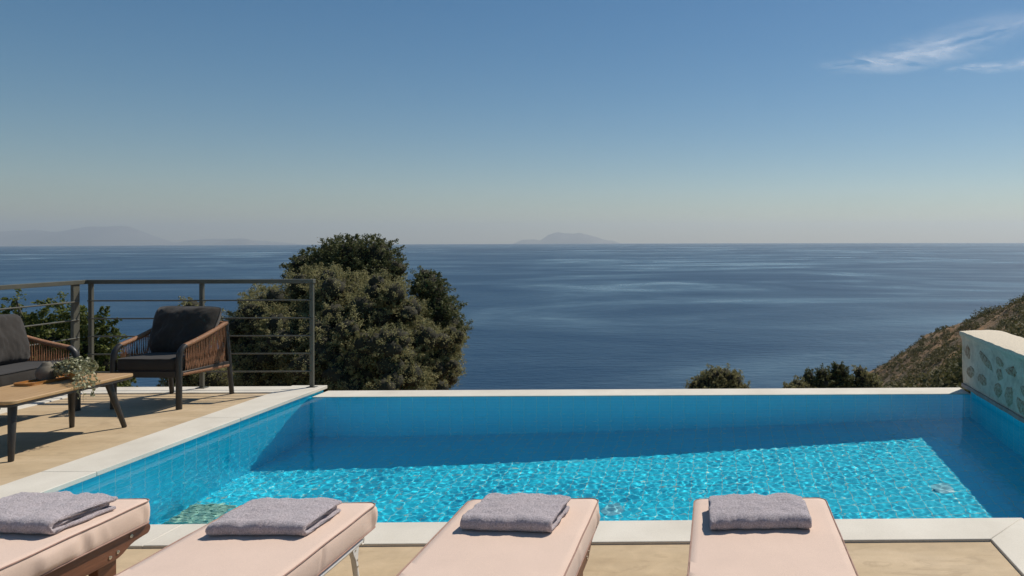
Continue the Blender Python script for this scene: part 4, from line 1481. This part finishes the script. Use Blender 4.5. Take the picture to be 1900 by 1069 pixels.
# ------------------------------------------------------------------ folded towels
def towel(label, cx, cy, w, d, rz, seed, flip=1, thick=0.058):
    """a terry towel folded over twice: rounded fold towards the viewer, layer edges at the ends"""
    rr = np.random.default_rng(seed)
    t = thick / 3.15
    # centre line of the cloth in (y, z): bottom layer, fold, top layer, and the tucked layer between
    def poly(pts):
        out = [np.array(pts[0])]
        for a, b in zip(pts[:-1], pts[1:]):
            a, b = np.array(a), np.array(b)
            n = max(1, int(np.linalg.norm(b - a) / 0.0045))
            for k in range(1, n + 1):
                out.append(a + (b - a) * k / n)
        return np.array(out)
    h = thick
    rad_ = (h - t) / 2
    f0 = -d / 2 + h / 2
    arc = [(f0 + rad_ * math.cos(a), h / 2 + rad_ * math.sin(a)) for a in np.linspace(-PI / 2, -3 * PI / 2, 9)]
    outer = poly([(d / 2 - 0.012, t / 2)] + arc + [(d / 2 - 0.002, h - t / 2)])
    inner = poly([(f0 - rad_ * 0.25, h / 2), (d / 2 - 0.022, h / 2)])
    nxs = int(w / 0.0045)
    xs = np.linspace(-w / 2, w / 2, nxs)
    root_v, root_f = [], []
    mbx = MB()
    for li, (cl, tt) in enumerate(((outer, t), (inner, t * 0.92))):
        tg = np.gradient(cl, axis=0)
        tg /= np.linalg.norm(tg, axis=1, keepdims=True) + 1e-9
        nr = np.c_[-tg[:, 1], tg[:, 0]]
        m = len(cl)
        # closed section: one face, rounded hem, other face
        e0 = [cl[0] - tg[0] * tt * 0.42 * math.sin(a) - nr[0] * (-tt / 2 * math.cos(a)) for a in np.linspace(PI, 0, 6)[1:-1]]
        e1 = [cl[-1] + tg[-1] * tt * 0.42 * math.sin(a) + nr[-1] * (tt / 2 * math.cos(a)) for a in np.linspace(0, PI, 6)[1:-1]]
        sec = np.concatenate([cl + nr * tt / 2, np.array(e1), (cl - nr * tt / 2)[::-1], np.array(e0)])
        ns = len(sec)
        c0 = sec.mean(0)
        P = np.zeros((nxs, ns, 3))
        for i, x in enumerate(xs):
            e = min(1, (w / 2 - abs(x)) / 0.008)
            k = 0.55 + 0.45 * math.sqrt(max(0.0, 1 - (1 - e) ** 2))
            # ends taper to a rounded hem about the cloth's centre line
            cen = np.concatenate([cl, np.repeat(cl[-1:], len(e1), 0), cl[::-1], np.repeat(cl[:1], len(e0), 0)])
            s2 = cen + (sec - cen) * k
            P[i, :, 0] = x + (0.006 if li == 0 else -0.004) * flip * 0
            P[i, :, 1] = s2[:, 0]
            P[i, :, 2] = s2[:, 1]
        Q = P.reshape(-1, 3).copy()
        n_lo = vnoise(Q[:, :2] / 0.16, seed + li, 2)
        fine = rr.normal(size=len(Q)) * 0.0011
        N3 = np.zeros_like(P)
        nn_ = np.concatenate([nr, np.repeat(nr[-1:], len(e1), 0) * 0, -nr[::-1], np.repeat(nr[:1], len(e0), 0) * 0])
        N3[:, :, 1] = nn_[None, :, 0]
        N3[:, :, 2] = nn_[None, :, 1]
        Q += N3.reshape(-1, 3) * fine[:, None]
        up = np.clip(Q[:, 2] / h, 0, 1)
        Q[:, 2] += 0.0032 * n_lo * up
        # the upper layers slump a little at the ends, the hems do not quite line up
        ex = np.clip(np.abs(Q[:, 0]) / (w / 2), 0, 1)
        Q[:, 2] -= 0.006 * ex ** 5 * up
        Q[:, 1] += 0.006 * vnoise(Q[:, :1] / 0.22, seed + 50 + li, 2) * (0.4 + up)
        Q[:, 0] += flip * (0.010 if li == 1 else 0.0) * (Q[:, 0] * flip > w / 2 - 0.03) * -1
        Q[:, 0] += 0.004 * vnoise(Q[:, 1:2] / 0.12, seed + 70 + li, 2) * ex ** 6
        Q[:, 2] = np.maximum(Q[:, 2], 0.0)
        mbx.rings(Q.reshape(nxs, ns, 3))
    o = mbx.build('folded_towel', 'towel_terry', None, 80)
    o.location = (cx, cy, DZ + CUSH_Z1 + 0.0050)
    o.rotation_euler = (0, 0, rz)
    return tag(o, label, 'towel', 'folded towels on the sun loungers')

towel('folded grey towel on the leftmost wooden lounger', -2.785, 2.885, 0.46, 0.285, math.radians(-5), 201, 1, 0.062)
towel('folded grey towel on the white metal lounger', -1.765, 2.835, 0.380, 0.265, math.radians(-1), 202, 1, 0.054)
towel('folded grey towel lying askew on the lounger right of the white metal one', -0.812, 2.855, 0.365, 0.265, math.radians(-5), 203)
towel('folded grey towel on the rightmost lounger, its layer edges at the left', 0.166, 2.845, 0.395, 0.245, math.radians(1), 204, -1)

# ------------------------------------------------------------------ cirrus high above the sea
def m_cloud(name, seed, dens):
    m, nt, b = new_mat(name)
    tc = N(nt, 'ShaderNodeTexCoord')
    uv = tc.outputs['UV']
    mp = N(nt, 'ShaderNodeMapping')
    mp.inputs['Scale'].default_value = (2.2, 1.0, 1)
    mp.inputs['Location'].default_value = (seed, seed * 0.7, 0)
    mp.inputs['Rotation'].default_value = (0, 0, 0.25)
    L(nt, uv, mp.inputs['Vector'])
    n1 = noise(nt, mp.outputs[0], 1.6, 8, 0.58, 0.9)
    n2 = noise(nt, mp.outputs[0], 5.0, 6, 0.6, 0.5)
    sp = N(nt, 'ShaderNodeSeparateXYZ')
    L(nt, uv, sp.inputs[0])
    # soft fade to every edge of the sheet
    u = math_n(nt, 'MULTIPLY', sp.outputs[0], math_n(nt, 'SUBTRACT', 1.0, sp.outputs[0]))
    v = math_n(nt, 'MULTIPLY', sp.outputs[1], math_n(nt, 'SUBTRACT', 1.0, sp.outputs[1]))
    fade = math_n(nt, 'MULTIPLY', math_n(nt, 'MULTIPLY', u, 5.0, True), math_n(nt, 'MULTIPLY', math_n(nt, 'MULTIPLY', v, 4.0), math_n(nt, 'MULTIPLY', v, 4.0)))
    a = math_n(nt, 'MULTIPLY', ramp(nt, math_n(nt, 'ADD', math_n(nt, 'MULTIPLY', n1, 0.75), math_n(nt, 'MULTIPLY', n2, 0.25)), [(0.40, 0.0), (0.62, 1.0)]), fade)
    a = math_n(nt, 'MULTIPLY', a, dens, True)
    df = N(nt, 'ShaderNodeBsdfTranslucent')
    df.inputs['Color'].default_value = (0.85, 0.85, 0.87, 1)
    tp = N(nt, 'ShaderNodeBsdfTransparent')
    mx = N(nt, 'ShaderNodeMixShader')
    L(nt, a, mx.inputs[0])
    L(nt, tp.outputs[0], mx.inputs[1])
    L(nt, df.outputs[0], mx.inputs[2])
    L(nt, mx.outputs[0], nt.nodes['Material Output'].inputs['Surface'])
    MAT[name] = m

def cirrus(label, path, mat):
    """path: (x, y, half width) along the streak on a sheet 6 km up"""
    P = np.array(path, float)
    n = len(P)
    tt = np.linspace(0, 1, 60)
    k = np.linspace(0, 1, n)
    X = np.interp(tt, k, P[:, 0]); Y = np.interp(tt, k, P[:, 1]); W = np.interp(tt, k, P[:, 2])
    T = np.stack([np.gradient(X), np.gradient(Y)], -1)
    T /= np.linalg.norm(T, axis=1, keepdims=True)
    Nn = np.stack([-T[:, 1], T[:, 0]], -1)
    ny = 14
    vs = np.linspace(-1, 1, ny)
    V = np.zeros((60, ny, 3))
    for j, q in enumerate(vs):
        V[:, j, 0] = X + Nn[:, 0] * W * q
        V[:, j, 1] = Y + Nn[:, 1] * W * q
        V[:, j, 2] = 6000 + 60 * math.sin(3 * q) + 40 * np.sin(tt * 9)
    me = fast_mesh('cloud', V.reshape(-1, 3), grid_faces(60, ny))
    lay = me.uv_layers.new(name='UVMap')
    uvs = np.stack(np.meshgrid(tt, (vs + 1) / 2, indexing='ij'), -1).reshape(-1, 2)
    li = np.zeros(len(me.loops), np.int32)
    me.loops.foreach_get('vertex_index', li)
    lay.data.foreach_set('uv', uvs[li].astype(np.float32).ravel())
    o = finish('cloud', me, mat, None, 60)
    return tag(o, label, 'cloud', 'thin cirrus clouds', 'stuff')
m_cloud('cirrus_long', 3.1, 0.44)
m_cloud('cirrus_short', 8.4, 0.42)
cirrus('long wispy white cirrus streak in the upper right sky', [(3600, 24800, 1300), (5600, 23900, 2300), (7300, 21600, 2300), (8600, 18200, 1500)], 'cirrus_long')
cirrus('short faint cirrus wisp under the long streak at the right edge', [(8000, 24600, 900), (9600, 24200, 1300), (12200, 23000, 1300)], 'cirrus_short')

# ------------------------------------------------------------------ haze over the sea
hm = bpy.data.materials.new('sea_haze')
hm.use_nodes = True
hn = hm.node_tree
hn.nodes.remove(hn.nodes['Principled BSDF'])
pv = hn.nodes.new('ShaderNodeVolumePrincipled')
pv.inputs['Color'].default_value = (0.84, 0.93, 1.0, 1)
pv.inputs['Anisotropy'].default_value = 0.3
pv.inputs['Density'].default_value = 3.2e-5
hn.links.new(pv.outputs[0], hn.nodes['Material Output'].inputs['Volume'])
MAT['sea_haze'] = hm
haze = MB().box(-62000, 62000, -4000, 56000, -520, 1250).build('haze', 'sea_haze', None, 0)
tag(haze, 'pale haze over the sea', 'haze', kind='stuff')
